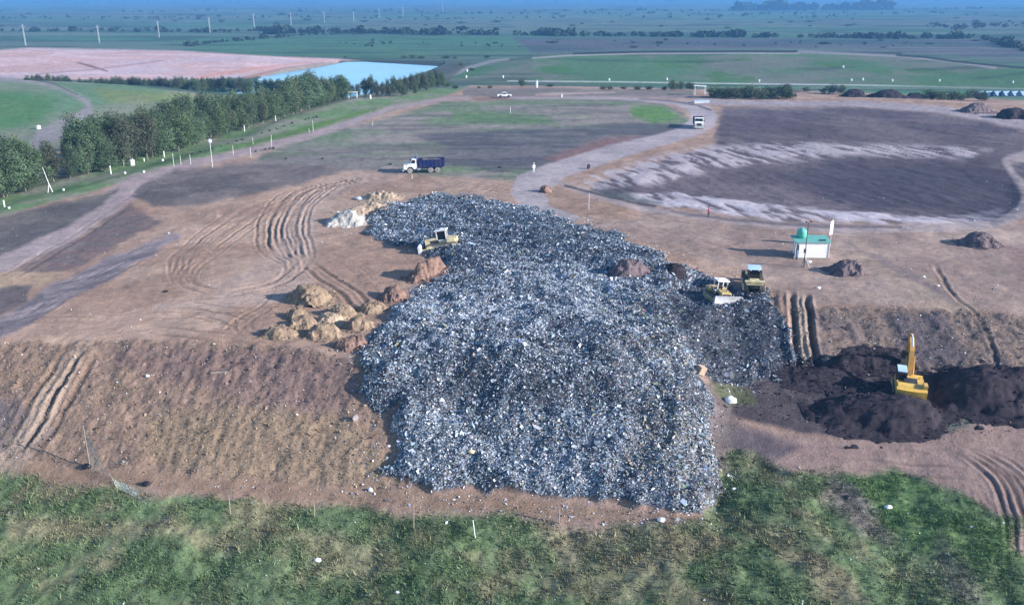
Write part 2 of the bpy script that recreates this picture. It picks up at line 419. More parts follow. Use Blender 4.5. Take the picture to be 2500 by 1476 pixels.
paint(region([(1430,462),(1540,470),(1620,495),(1560,500),(1470,482)], 6, 10), (.08,.095,.09), strength=.7)
paint(region([(2440,545),(2500,500),(2480,440),(2300,395),(2000,395),(1900,420),(2100,500),(2350,520)], 20, 20), (.05,.045,.065), strength=.7)
paint(stripe([(1700,248),(1900,252),(2100,254),(2300,268),(2500,302),(2900,370)], [7,6,7,9,13,18], 4, 5), (.31,.26,.265), (.25,.21,.215), nzA)
paint(stripe([(2900,360),(2500,382),(2455,392),(2470,420),(2510,470),(2500,510),(2440,545),(2300,558),(2050,560),(1800,544),(1620,518),(1500,490),(1400,458),(1350,440)], [12,14,8,7,13,17,14,12,10,9,8,8,6,4], 5, 6), (.30,.245,.235), strength=.9)
paint(stripe([(1380,452),(1460,472),(1540,492),(1600,503)], [2.5]*4, 2, 2), (.05,.045,.05), strength=.9)
paint(stripe([(1640,516),(1800,540),(2000,552),(2200,554)], [3,4,5,3], 2, 3), (.09,.075,.085), strength=.7)
# right dirt apron
ra = region([(1400,545),(1620,526),(1800,552),(2050,570),(2300,566),(2500,545),(2900,520),(2900,790),(2500,770),(2200,752),(1960,742),(1880,700),(1800,655),(1600,600)], 6, 12)
paint(ra, (.255,.185,.155), (.315,.235,.192), sstep(.4,.62,nzA), .9)
paint(region([(2080,600),(2200,650),(2330,720),(2420,770),(2300,780),(2200,700),(2120,650)], 20, 16), (.29,.22,.165), strength=.7)
paint(region([(2050,585),(2160,630),(2290,700),(2340,745),(2290,720),(2170,655)], 6, 8), (.16,.125,.13), strength=.6)
paint(region([(2450,600),(2900,600),(2900,700),(2500,680)], 20, 20), (.2,.125,.115), strength=.6)
# banks
lb = region([(-300,830),(0,842),(250,834),(500,836),(700,850),(880,880),(930,960),(980,1050),(1000,1190),(880,1184),(600,1168),(300,1150),(0,1130),(-300,1110)], 8, 14)
paint(lb, (.245,.168,.125), (.185,.13,.10), sstep(.38,.62,nzB))
paint(region([(270,860),(520,850),(720,860),(860,890),(880,960),(840,1000),(600,985),(420,940),(300,900)], 18, 26), (.18,.12,.105), (.14,.097,.09), nzB, .75)
paint(region([(380,1010),(620,1000),(850,1020),(950,1090),(960,1170),(700,1170),(420,1150),(330,1100)], 20, 26), (.27,.205,.13), (.21,.155,.105), nzB, .55)
paint(region([(-100,960),(60,985),(120,1060),(60,1110),(-100,1120)], 18, 26), (.10,.09,.10), strength=.7)
paint(region([(-100,1120),(300,1150),(700,1172),(1000,1192),(1250,1212),(1500,1240),(1720,1262),(1720,1290),(1400,1262),(1000,1236),(600,1206),(300,1190),(-100,1165)], 9, 12), (.25,.165,.115), (.2,.14,.10), nzB, .9)
rb = region([(1930,730),(2000,750),(2200,752),(2400,760),(2900,780),(2900,980),(2500,960),(2300,940),(2000,905),(1930,910)], 8, 14)
paint(rb, (.19,.14,.115), (.13,.10,.09), sstep(.38,.6,nzB))
paint(region([(2160,770),(2280,762),(2330,800),(2380,880),(2300,900),(2220,880),(2180,840)], 14, 18), (.075,.065,.075), strength=.7)
paint(stripe([(212,832),(140,950),(80,1050),(20,1140)], [16,24,32,40], 8, 8), (.32,.24,.185), strength=.7)
paint(stripe([(1952,715),(1960,800),(1968,915)], [12,13,14], 6, 6), (.27,.215,.165), strength=.7)
paint(region([(1740,960),(1800,930),(2000,895),(2250,900),(2500,940),(2900,950),(2900,1020),(2500,1022),(2300,1060),(2150,1075),(1950,1055),(1760,1010)], 10, 14), (.055,.045,.05), (.08,.065,.068), nzB)
paint(region([(1730,1010),(1900,1060),(2150,1076),(2300,1062),(2380,1025),(2500,1020),(2900,1020),(2900,1400),(2500,1400),(2480,1300),(2380,1230),(2250,1180),(2120,1150),(1960,1180),(1850,1130),(1750,1080)], 8, 12), (.255,.178,.148), (.205,.146,.128), nzA)
paint(region([(1735,1020),(1850,1050),(1960,1090),(1900,1120),(1780,1095),(1750,1070)], 14, 14), (.085,.07,.082), strength=.85)
paint(region([(2230,1020),(2340,1010),(2390,1030),(2320,1050)], 8, 8), (.12,.13,.10), strength=.7)
# foreground grass
fg = region([(-400,1190),(0,1175),(160,1185),(300,1205),(600,1222),(1000,1250),(1400,1275),(1640,1290),(1730,1250),(1745,1130),(1790,1100),(1880,1120),(1960,1160),(2040,1160),(2130,1150),(2250,1172),(2360,1215),(2450,1275),(2500,1350),(2560,1476),(2700,2600),(-1200,2600)], 16, 44)
gn = fbm(X2/4.2, Y2/4.2, 6, 111, .6); gn2 = fbm(X2/1.8, Y2/2.6, 4, 112)
dry = sstep(.44,.68, gn*.6+gn2*.4)*.7
for p, s in (([(1290,1250),(1600,1290),(1750,1300),(1800,1340),(1600,1400),(1350,1380)], .8), ([(1350,1330),(1550,1330),(1640,1420),(1560,1476),(1300,1470)], .6), ([(1780,1270),(1900,1280),(2060,1400),(2120,1476),(2020,1476),(1900,1380)], .85),
             ([(0,1250),(350,1270),(620,1320),(560,1350),(300,1310),(0,1310)], .7), ([(640,1280),(900,1300),(980,1380),(880,1420),(760,1350)], .6), ([(1750,1120),(1880,1120),(1960,1170),(1900,1200),(1760,1150)], .7)):
    dry = np.maximum(dry, region(p, 22, 40) * s)
for p, s in (([(160,1180),(420,1200),(470,1240),(300,1240)], .9), ([(2040,1160),(2250,1180),(2420,1290),(2300,1300),(2100,1250)], .9), ([(420,1330),(700,1350),(720,1470),(300,1470)], .7), ([(1740,1150),(1880,1180),(1900,1260),(1770,1250)], .9), ([(1960,1300),(2080,1350),(2230,1476),(2150,1476)], .8), ([(1830,1330),(1960,1400),(1940,1476),(1800,1440)], .7)):
    dry = dry * (1 - s * region(p, 18, 30))
paint(fg, (.108,.152,.074), (.21,.185,.115), np.clip(dry*1.1,0,1))
lobe = region([(2050,1165),(2150,1150),(2250,1175),(2360,1215),(2450,1280),(2480,1360),(2400,1400),(2250,1340),(2130,1250)], 16, 24)
dry = dry*(1-.85*lobe)
paint(lobe, (.088,.15,.055), strength=.8)
darkg = sstep(.56,.68, fbm(X2/7, Y2/4, 4, 113))
paint(fg * darkg, (.06,.10,.05), strength=.55)
paint(region([(2030,1160),(2080,1190),(2150,1260),(2180,1310),(2120,1300),(2060,1250),(2000,1210)], 16, 20), (.17,.135,.13), strength=.75)
paint(region([(2280,1300),(2360,1360),(2420,1476),(2330,1476)], 20, 24), (.12,.105,.10), strength=.5)
COLR *= (1+fg*(.9*(fbm(X2/.45, Y2/.7, 3, 114)-.5)))[...,None]
grass_mask = fg.copy(); dry_mask = dry
# ---- garbage
GAR = [(885,545),(895,522),(930,500),(985,486),(1060,478),(1150,482),(1250,500),(1320,515),(1400,540),(1480,566),(1560,602),(1640,640),(1700,665),(1760,690),(1850,700),(1895,715),(1912,800),(1918,860),(1925,925),(1840,935),(1760,935),(1720,905),(1722,960),(1738,1050),(1755,1130),(1755,1210),(1718,1243),(1600,1244),(1400,1218),(1250,1206),(1100,1195),(1000,1185),(940,1150),(985,1100),(962,1035),(985,1000),(905,985),(880,960),(905,915),(850,870),(885,845),(940,790),(1000,720),(1060,680),(1090,645),(1040,622),(950,600),(900,570)]
paint(region([(1690,930),(1740,920),(1800,950),(1800,1060),(1770,1140),(1730,1130)], 14, 16), (.13,.105,.10), strength=.85)
paint(region([(1735,905),(1790,900),(1830,950),(1850,985),(1790,990),(1750,960)], 10, 14), (.085,.095,.05), strength=.85)
gar = region(GAR, 6, 42)
gsec = region([(1640,690),(1760,690),(1895,712),(1915,850),(1925,925),(1840,935),(1740,930),(1700,880),(1650,800),(1620,740)], 14, 16)
paint(gar, (.06,.062,.075))
GDARK = (.03,.03,.04)
paint(region([(1640,690),(1700,680),(1800,700),(1830,730),(1790,740),(1700,745),(1650,730)], 14, 12), (.02,.02,.028), strength=.9)  # shade of the hollow painted in near-black, as the dip is shallow
# ---- relief
Z0 = Z2.copy()
bank = np.maximum(lb, rb)
Z2 += np.where(Y2 < 420, (fbm(X2/18, Y2/18, 4, 201)-.5)*.7*(1-.4*gar), 0)
Z2 += np.where(Y2 < 330, (fbm(X2/2.4, Y2/2.4, 4, 202)-.5)*.28*(1-.75*hr), 0)
gully = fbm(X2/1.1, Y2/7, 4, 203)-.5
Z2 += bank*gully*.28 + bank*(fbm(X2/.8, Y2/.8, 3, 204)-.5)*.32
Z2 += fg*((fbm(X2/6, Y2/6, 4, 205)-.5)*1.3 + (fbm(X2/1.2, Y2/1.2, 3, 206)-.5)*.3)
face = gar*region([(880,860),(1100,850),(1300,840),(1560,810),(1760,900),(1800,1260),(850,1260)], 30, 20)
garh = region(GAR, 34, 26)
Z2 += garh*.35*gar + gar*garh*(.4*garh + (fbm(X2/5, Y2/5, 4, 207)-.5)*1.6 + (fbm(X2/1.3, Y2/1.3, 4, 208)-.5)*.7) - gsec*.5
Z2 += face*((fbm(X2/3.2, Y2/3.2, 4, 209)-.5)*1.5)
Z2 += rd*((st-.5)*.3)
Z2 -= region([(1560,480),(1600,430),(1760,400),(1950,388),(2200,386),(2360,400),(2470,450),(2490,500),(2420,535),(2200,520),(1960,495),(1800,478),(1650,470)], 24, 12)*.55
Z2 += region([(1390,435),(1560,385),(1720,352),(1900,346),(2200,346),(2400,362),(2360,386),(2100,380),(1900,390),(1740,410),(1560,450)], 14, 14)*.15
Z2 -= region([(1640,690),(1700,680),(1800,705),(1830,730),(1720,740),(1660,730)], 16, 10)*1.1
pond_d = region([(598,222),(642,187),(702,169),(782,156),(836,151),(1083,153),(1058,168),(998,188),(938,206),(898,226),(850,235)], 3, 2)
Z2 -= pond_d*1.6
# wheel ruts and crawler tracks: two grooves with squeezed-up shoulders
def rut(pts, gauge=2.0, wid=.42, depth=.22, tint=.72, single=False):
    P = smooth_line([un(x+random.uniform(-5,5)*(gauge > 1), y+random.uniform(-3,3)*(gauge > 1))[:2] for x, y in pts], 6)
    m = gauge + 3
    k = (X2 > P[:,0].min()-m) & (X2 < P[:,0].max()+m) & (Y2 > P[:,1].min()-m) & (Y2 < P[:,1].max()+m)
    if not k.any(): return
    d = sd_line(X2[k] + wx[k]*.5, Y2[k] + wy[k]*.5, P)
    wid = wid*.72
    q = d if single else np.abs(d - gauge/2)
    fade = sstep(.3, 4, np.minimum(np.hypot(X2[k]-P[0,0], Y2[k]-P[0,1]), np.hypot(X2[k]-P[-1,0], Y2[k]-P[-1,1])))*(1.0 if depth >= .3 else .35+.65*sstep(.3,.6,nzA[k]))
    g = np.exp(-(q/wid)**2); sh = np.exp(-((q-wid*1.9)/(wid*.7))**2)
    br = .75 + .5*nzB[k]
    dep = depth*(.36 if depth < .45 else .7)*fade
    Z2[k] += dep*br*(-g + .5*sh)
    COLR[k] *= (1 - (1-tint)*g*br*fade)[:,None]; COLR[k] *= (1+.08*sh*fade)[:,None]
rut([(190,836),(120,950),(60,1050),(0,1135)], 1.9, .4, .38); rut([(235,838),(165,960),(100,1060),(40,1145)], 1.6, .35, .3)
rut([(1930,705),(1938,800),(1947,925)], .1, .42, .45, .55, True); rut([(1968,712),(1978,800),(1995,925)], .1, .42, .55, .5, True)
rut([(2280,640),(2330,720),(2400,790),(2430,880),(2440,940)], .1, .35, .3, .6, True)
B = [(960,425),(860,438),(800,462),(752,505),(735,560),(745,600),(735,645),(680,690),(560,715)]
for o, w in ((0,.35),(-14,.3),(-30,.35),(-48,.3),(-70,.3),(-95,.28)):
    rut([(x+o*(1 if 455 < y < 640 else .25), y+abs(o)*.12) for x,y in B], 1.7, w, .26, .7)
for o in (0,-26,-55,-85):
    rut([(820+o*.4,450+o*-.1),(700+o,500),(600+o,560),(520+o,620),(470+o*.5,660),(460+o*.2,690),(520,712)], 1.6, .28, .16, .78)
rut([(742,640),(790,675),(850,710),(885,745),(888,770)], 1.9, .38, .3, .62)
rut([(768,610),(840,640),(885,670),(885,690)], 1.5, .25, .14, .8)
rut([(360,800),(480,815),(620,825),(700,830)], 1.9, .4, .24, .68); rut([(330,765),(440,766),(530,768),(600,800)], 1.8, .3, .16, .76)
rut([(560,820),(600,780),(660,745),(700,700)], 1.6, .28, .2, .74); rut([(620,830),(590,790),(630,760)], 1.6, .28, .2, .74)
rut([(400,745),(560,735),(700,715),(900,700),(1000,690)], 2.2, .4, .1, .86)
for y in (575,600,640,665,700): rut([(780,y),(860,y+8),(960,y+6)], 1.8, .2, .08, .86)
for o in (0,18,40,62):
    rut([(2300+o,1085+o*.2),(2400+o*.8,1130),(2460+o*.8,1190),(2480+o,1260),(2500+o,1400)], 1.5, .3, .24, .6)
rut([(2370,1180),(2380,1220),(2420,1270)], 1.3, .25, .18, .7); rut([(2410,1175),(2425,1220),(2470,1260)], 1.3, .25, .18, .7)
for y in (560,572,600,615,680,695,710): rut([(1880,y),(2000,y+8),(2120,y+4)], 1.8, .22, .1, .8)
for o in (0,30,60): rut([(1500+o,545+o*.6),(1620+o,575+o*.5),(1780+o,625+o*.3)], 1.9, .26, .12, .82)
rut([(1350,462),(1480,500),(1620,530),(1800,556),(2100,575),(2350,572)], 2, .3, .14, .75)
rut([(1120,412),(1200,416),(1300,424)], 1.8, .3, .16, .6); rut([(1090,418),(1180,422)], 1.8, .3, .12, .7); rut([(940,418),(1000,424),(1100,424)], 1.8, .3, .14, .7)
rut([(150,705),(260,650),(400,590)], 1.8, .35, .14, .75); rut([(60,780),(200,700),(350,625)], 1.8, .35, .14, .75); rut([(0,690),(150,600),(300,500),(360,455)], 2, .4, .12, .8)
rr = random.Random(77)
for i in range(46):
    zx, zy, zw_, zh = rr.choice([(620,640,420,110),(300,770,300,50),(880,470,200,40),(2150,640,320,90),(1650,600,200,40),(560,540,250,60),(2300,1120,200,50),(1150,455,150,20),(700,760,300,50)])
    x0, y0 = zx+rr.uniform(-.5,.5)*zw_, zy+rr.uniform(-.5,.5)*zh; a = rr.uniform(-.5,.5); L = rr.uniform(60,200); cv = rr.uniform(-30,30)
    rut([(x0-L*math.cos(a), y0-L*.35*math.sin(a)), (x0, y0+cv*.3), (x0+L*math.cos(a), y0+L*.35*math.sin(a))], rr.choice([1.6,1.9,2.1]), rr.uniform(.2,.36), rr.uniform(.08,.2), rr.uniform(.72,.9))
# fine soil variation
COLR *= (.80 + .42*nzB + .14*(fbm(X2/.6, Y2/.6, 3, 301)-.5))[..., None]
COLR *= (.86 + .28*nzC)[..., None]
COLR = np.clip(COLR, .012, .85)

# ---- ground meshes: one grid cut into the ground's own kinds
gm_mat = bpy.data.materials.new("ground_soil"); gm_mat.use_nodes = True
t = gm_mat.node_tree; b = t.nodes['Principled BSDF']; b.inputs['Roughness'].default_value = .95; b.inputs['Specular IOR Level'].default_value = .12
tc = N(t, 'ShaderNodeTexCoord')
n1 = N(t, 'ShaderNodeTexNoise'); n1.inputs['Scale'].default_value = .9; n1.inputs['Detail'].default_value = 8; n1.inputs['Roughness'].default_value = .65
n2 = N(t, 'ShaderNodeTexNoise'); n2.inputs['Scale'].default_value = 4.5; n2.inputs['Detail'].default_value = 6; n2.inputs['Roughness'].default_value = .7
for n in (n1, n2): t.links.new(tc.outputs['Object'], n.inputs['Vector'])
ad = N(t, 'ShaderNodeMath', operation='ADD'); t.links.new(n1.outputs['Fac'], ad.inputs[0]); t.links.new(n2.outputs['Fac'], ad.inputs[1])
mr = N(t, 'ShaderNodeMapRange'); mr.inputs['From Min'].default_value = .7; mr.inputs['From Max'].default_value = 1.3; mr.inputs['To Min'].default_value = .72; mr.inputs['To Max'].default_value = 1.28
t.links.new(ad.outputs[0], mr.inputs['Value'])
at = N(t, 'ShaderNodeAttribute', attribute_name='Col')
ml = N(t, 'ShaderNodeVectorMath', operation='SCALE'); t.links.new(at.outputs['Color'], ml.inputs[0]); t.links.new(mr.outputs[0], ml.inputs['Scale'])
t.links.new(ml.outputs[0], b.inputs['Base Color'])
bp = N(t, 'ShaderNodeBump'); bp.inputs['Strength'].default_value = .7; bp.inputs['Distance'].default_value = .12
t.links.new(ad.outputs[0], bp.inputs['Height']); t.links.new(bp.outputs[0], b.inputs['Normal'])

idx = (np.arange(nD)[:, None] * nT + np.arange(nT)[None, :])
F = np.stack([idx[:-1, :-1], idx[:-1, 1:], idx[1:, 1:], idx[1:, :-1]], -1).reshape(-1, 4)
cls = np.zeros(Z2.shape, int)
cls[Y2 > 330] = 1
cls[(gm > .5) & (Y2 > 400)] = 2
cls[(rf > .5) & (Y2 > 430)] = 3
cls[(lh > .5)] = 4
cls[(hr > .5)] = 5
cls[(fg > .5)] = 6
fc = cls[:-1, :-1].reshape(-1)
VV = np.stack([X2, Y2, Z2], -1).reshape(-1, 3); CC = COLR.reshape(-1, 3)
for c, nm in enumerate(("ground", "plain", "green_mound", "red_earth_field", "grass_hill", "haul_road", "meadow")):
    f = F[fc == c]
    if len(f) == 0: continue
    u, inv = np.unique(f, return_inverse=True)
    o = mesh_np(nm, VV[u], inv.reshape(-1, 4), gm_mat, CC[u], smooth=True)
    tag(o, kind="structure")
# ------------------------------------------------------------------ mesh builder for made things
class MB:
    def __init__(s): s.v = []; s.f = []
    def add(s, vs, fs, M=None):
        n = len(s.v)
        for v in vs:
            v = Vector(v); s.v.append(M @ v if M else v)
        for f in fs: s.f.append(tuple(i + n for i in f))
        return s
    def box(s, c, d, M=None, taper=(1, 1)):
        x, y, z = c; a, b, h = d[0] / 2, d[1] / 2, d[2] / 2
        vs = [(x-a, y-b, z-h), (x+a, y-b, z-h), (x+a, y+b, z-h), (x-a, y+b, z-h),
              (x-a*taper[0], y-b*taper[1], z+h), (x+a*taper[0], y-b*taper[1], z+h), (x+a*taper[0], y+b*taper[1], z+h), (x-a*taper[0], y+b*taper[1], z+h)]
        return s.add(vs, [(0,3,2,1), (4,5,6,7), (0,1,5,4), (1,2,6,5), (2,3,7,6), (3,0,4,7)], M)
    def prism(s, prof, y0, y1, M=None):          # profile in x-z, extruded along y
        n = len(prof)
        vs = [(x, y0, z) for x, z in prof] + [(x, y1, z) for x, z in prof]
        return s.add(vs, [tuple(range(n)), tuple(range(2*n-1, n-1, -1))] + [(i, i+n, (i+1) % n + n, (i+1) % n) for i in range(n)], M)
    def tube(s, p0, p1, r, r2=None, n=8, M=None):
        p0 = Vector(p0); p1 = Vector(p1); r2 = r if r2 is None else r2
        ax = (p1 - p0).normalized(); u = ax.orthogonal().normalized(); w = ax.cross(u)
        vs = []
        for p, q in ((p0, r), (p1, r2)):
            for i in range(n):
                a = 2 * math.pi * i / n; vs.append(p + u * math.cos(a) * q + w * math.sin(a) * q)
        return s.add(vs, [tuple(range(n-1, -1, -1)), tuple(range(n, 2*n))] + [(i, (i+1) % n, (i+1) % n + n, i+n) for i in range(n)], M)
    def lathe(s, prof, n=20, M=None, axis='z'):   # (radius, height) pairs, closed at the ends
        vs = []; fs = []
        for r, h in prof:
            for i in range(n):
                a = 2 * math.pi * i / n
                p = (r*math.cos(a), r*math.sin(a), h)
                vs.append(p if axis == 'z' else (p[0], h, p[1]))
        m = len(prof)
        for j in range(m-1):
            for i in range(n): fs.append((j*n+i, j*n+(i+1) % n, (j+1)*n+(i+1) % n, (j+1)*n+i))
        fs.append(tuple(range(n-1, -1, -1))); fs.append(tuple((m-1)*n+i for i in range(n)))
        return s.add(vs, fs, M)
    def build(s, name, mat, parent=None, bevel=0.0, smooth=False, loc=None):
        me = bpy.data.meshes.new(name)
        me.from_pydata([tuple(v) for v in s.v], [], s.f)
        bm = bmesh.new(); bm.from_mesh(me); bmesh.ops.recalc_face_normals(bm, faces=bm.faces)
        if bevel: bmesh.ops.bevel(bm, geom=list(bm.edges), offset=bevel, segments=2, affect='EDGES', clamp_overlap=True)
        bm.to_mesh(me); bm.free()
        if smooth:
            me.polygons.foreach_set("use_smooth", np.ones(len(me.polygons), bool))
        me.materials.append(mat)
        o = bpy.data.objects.new(name, me)
        if loc: o.location = loc
        return link(o, parent)

def empty(name, loc=(0, 0, 0), rz=0.0, label=None, cat=None, group=None):
    o = bpy.data.objects.new(name, None); o.empty_display_size = .3
    o.location = loc; o.rotation_euler = (0, 0, rz); link(o)
    return tag(o, label, cat, group)

def copy_tree(o, parent=None):
    c = o.copy(); link(c)
    if parent is not None: c.parent = parent
    for ch in o.children: copy_tree(ch, c)
    return c

def settle(o, px, py, rz, sink=0.0, tilt=True):
    """stand a thing on the ground at a photo pixel, leaning with the slope"""
    p = un(px, py); e = 1.5
    if tilt:
        nx = (Hs(p[0]-e, p[1]) - Hs(p[0]+e, p[1])) / (2*e); ny = (Hs(p[0], p[1]-e) - Hs(p[0], p[1]+e)) / (2*e)
        q = Vector((0, 0, 1)).rotation_difference(Vector((nx*.8, ny*.8, 1)).normalized())
        o.rotation_mode = 'QUATERNION'; o.rotation_quaternion = q @ Euler((0, 0, rz)).to_quaternion()
    else: o.rotation_euler = (0, 0, rz)
    o.location = (p[0], p[1], p[2] - sink)
    return p

M = dict(
 white=mat_noise("white_paint", (.80,.80,.80), .45, amt=.08, dirt=(.42,.36,.30), scale=1.1),
 blue=mat_noise("blue_paint", (.012,.02,.115), .5, amt=.2, dirt=(.05,.045,.07), scale=1.0),
 darkbed=mat_noise("dark_bed_paint", (.025,.035,.06), .6, amt=.25, dirt=(.07,.06,.06)),
 glass=mat_noise("dark_glass", (.012,.016,.025), .12, amt=.1, spec=.5),
 tyre=mat_noise("dusty_rubber", (.30,.27,.27), .9, amt=.2, scale=5),
 hub=mat_noise("dark_hub", (.03,.03,.07), .6, amt=.2),
 steel=mat_noise("dark_steel", (.05,.05,.055), .6, metal=.3, amt=.3, dirt=(.12,.09,.07)),
 lamp=mat_noise("lamp_lens", (.7,.7,.65), .2, amt=.05),
 chrome=mat_noise("polished_metal", (.6,.6,.62), .3, metal=.8, amt=.15),
 paley=mat_noise("faded_yellow_paint", (.68,.58,.33), .6, amt=.2, dirt=(.30,.25,.19), scale=1.8),
 yellow=mat_noise("yellow_paint", (.70,.43,.08), .55, amt=.2, dirt=(.34,.25,.13), scale=1.6),
 orange=mat_noise("ochre_paint", (.55,.29,.06), .5, amt=.2, dirt=(.30,.19,.10)),
 blade=mat_noise("worn_blade_steel", (.78,.80,.82), .5, metal=.0, amt=.12, dirt=(.5,.48,.46)),
 track=mat_noise("track_steel", (.16,.145,.14), .7, metal=.2, amt=.35, scale=6),
 palew=mat_noise("pale_white_steel", (.78,.78,.76), .5, amt=.1, dirt=(.5,.46,.4)),
 concrete=mat_noise("white_concrete", (.64,.66,.65), .7, amt=.08, scale=3),
 wall=mat_noise("whitewashed_panel", (.88,.84,.84), .7, amt=.05, scale=.8),
 teal=mat_noise("teal_sheet", (.10,.36,.30), .6, amt=.18, scale=1.5, dirt=(.22,.36,.34)),
 tank=mat_noise("teal_plastic", (.11,.42,.34), .4, amt=.1, scale=1.5),
 wood=mat_noise("grey_timber", (.30,.26,.22), .85, amt=.25, scale=8),
 pinkpost=mat_noise("pale_post_paint", (.52,.44,.46), .7, amt=.15, scale=5),
 polec=mat_noise("pale_concrete_pole", (.42,.43,.44), .8, amt=.1),
 bark=mat_noise("pale_bark", (.20,.17,.145), .9, amt=.4, scale=4),
 bag=mat_noise("white_plastic", (.82,.83,.83), .45, amt=.1, scale=6),
 blackbag=mat_noise("black_plastic", (.015,.015,.02), .4, amt=.3, scale=6),
 card=mat_noise("brown_card", (.42,.31,.23), .8, amt=.2, scale=3),
 red=mat_noise("red_paint", (.25,.02,.025), .6, amt=.2, scale=3),
 rubber=mat_noise("black_rubber", (.018,.018,.02), .8, amt=.3, scale=5),
 paleblue=mat_noise("pale_blue_sheet", (.45,.62,.78), .5, amt=.2, scale=.6),
 bluesheet=mat_noise("dark_blue_sheet", (.02,.06,.14), .5, amt=.25, scale=.6),
)

# ------------------------------------------------------------------ water
Pw = unpoly([(598,224),(620,200),(642,188),(702,170),(782,157),(836,152),(960,151),(1083,153),(1058,168),(998,188),(938,207),(898,227),(850,238),(720,240)])
# the pond lies level: spread its outline at one height
zw = -7.1
outline = []
for px, py in [(560,226),(600,205),(642,188),(702,170),(782,157),(836,152),(960,151),(1083,153),(1058,168),(998,188),(945,207),(905,227),(850,238),(720,240)]:
    d = d_of(py, zw); zc = d*CP - (zw-CAMZ)*SP; outline.append(((px-CX)*zc/FPX, d))
ol = smooth_line(outline + [outline[0]], 6)[:-1]
wm = bpy.data.materials.new("pond_water"); wm.use_nodes = True
t = wm.node_tree; b = t.nodes['Principled BSDF']; b.inputs['Base Color'].default_value = (.16,.55,.68,1); b.inputs['Roughness'].default_value = .22; b.inputs['Specular IOR Level'].default_value = .5
tc = N(t,'ShaderNodeTexCoord'); no = N(t,'ShaderNodeTexNoise'); no.inputs['Scale'].default_value = .02; no.inputs['Detail'].default_value = 3
t.links.new(tc.outputs['Object'], no.inputs['Vector'])
rp = N(t,'ShaderNodeMix', data_type='RGBA'); rp.inputs['A'].default_value = (.11,.33,.50,1); rp.inputs['B'].default_value = (.21,.48,.60,1)
t.links.new(no.outputs['Fac'], rp.inputs['Factor']); t.links.new(rp.outputs['Result'], b.inputs['Base Color'])
n2 = N(t,'ShaderNodeTexNoise'); n2.inputs['Scale'].default_value = .35; n2.inputs['Detail'].default_value = 5; t.links.new(tc.outputs['Object'], n2.inputs['Vector'])
bp = N(t,'ShaderNodeBump'); bp.inputs['Strength'].default_value = .5; t.links.new(n2.outputs['Fac'], bp.inputs['Height']); t.links.new(bp.outputs[0], b.inputs['Normal'])
wo = mesh_np("pond_water", [(x, y, zw) for x, y in ol], [list(range(len(ol)))], wm)
tag(wo, kind="structure")

# ------------------------------------------------------------------ garbage: one spread of uncountable litter over its heap
def facets(P, nrm_jit, size, cols, flat=.5, seed=1):
    """crumpled four-cornered scraps folded along one diagonal"""
    r = np.random.default_rng(seed); n = len(P)
    a = r.uniform(0, 2*np.pi, n)
    w = size * r.uniform(.6, 1.5, n); h = size * r.uniform(.35, .9, n)
    u = np.stack([np.cos(a), np.sin(a), r.normal(0, nrm_jit, n)], 1); u /= np.linalg.norm(u, axis=1)[:, None]
    q = np.stack([-np.sin(a), np.cos(a), r.normal(0, nrm_jit, n)], 1); q -= (q*u).sum(1)[:, None]*u; q /= np.linalg.norm(q, axis=1)[:, None]
    nn = np.cross(u, q); nn *= np.sign(nn[:, 2] + 1e-9)[:, None]
    c = P + nn*(size*.25)[:, None]
    f = (size * r.normal(0, flat, n))[:, None]*nn
    V = np.stack([c - u*w[:, None]*.5, c - q*h[:, None]*.5 + f*.6, c + u*w[:, None]*.5 + f*.2, c + q*h[:, None]*.5 - f*.3], 1)
    V += r.normal(0, .08, V.shape)*size[:, None, None]
    Fq = np.arange(n*4).reshape(n, 4)
    Ft = np.concatenate([Fq[:, [0,1,2]], Fq[:, [0,2,3]]])
    return V.reshape(-1, 3), Ft, np.repeat(cols, 4, 0)

def scatter(mask, n, seed):
    """points on the ground, spread evenly by area where the mask allows"""
    r = np.random.default_rng(seed)
    m = mask[:-1, :-1]
    area = np.abs((T2[:-1,1:]-T2[:-1,:-1])*D2[:-1,:-1]*(D2[1:,:-1]-D2[:-1,:-1]))
    wgt = (m*area).ravel(); wgt /= wgt.sum()
    k = r.choice(len(wgt), n, p=wgt)
    j, i = np.divmod(k, nT-1)
    s, q = r.random(n), r.random(n)
    tt = TT[i] + (TT[i+1]-TT[i])*s; d = DD[j] + (DD[j+1]-DD[j])*q
    x = tt*d
    return np.stack([x, d, Hs(x, d)], 1), j, i

lit_m = mat_noise("litter", (.5,.5,.5), .55, amt=.15, scale=7, attr=True)
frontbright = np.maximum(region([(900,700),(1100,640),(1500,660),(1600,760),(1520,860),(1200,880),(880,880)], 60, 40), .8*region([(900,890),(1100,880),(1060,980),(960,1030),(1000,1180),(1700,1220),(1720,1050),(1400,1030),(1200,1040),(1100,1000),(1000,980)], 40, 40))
darkface = region([(1050,880),(1480,870),(1560,960),(1500,1010),(1250,1010),(1100,980)], 40, 40)  # raking-light shade on the heap's face, put in as darker litter colours
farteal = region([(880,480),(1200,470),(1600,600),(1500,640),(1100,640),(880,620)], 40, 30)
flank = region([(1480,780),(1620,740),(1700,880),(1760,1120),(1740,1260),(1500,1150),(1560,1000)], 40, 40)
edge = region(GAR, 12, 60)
gdens = np.maximum(gar, .40*edge)*(1+.9*face)*(1-.25*gsec)*(.45+.7*sstep(.35,.6,fbm(X2/3.5,Y2/3.5,4,401)))
npc = 270000
P, gj, gi = scatter(gdens, npc, 5)
r = np.random.default_rng(9)
size = np.clip(r.lognormal(math.log(.124), .45, npc), .07, .62)
pal = np.array([[.73,.76,.80],[.53,.60,.69],[.36,.45,.55],[.20,.29,.35],[.05,.055,.07],[.03,.03,.04],[.42,.34,.27],[.30,.33,.22],[.14,.16,.21],[.45,.10,.12],[.55,.45,.12],[.10,.22,.45]])
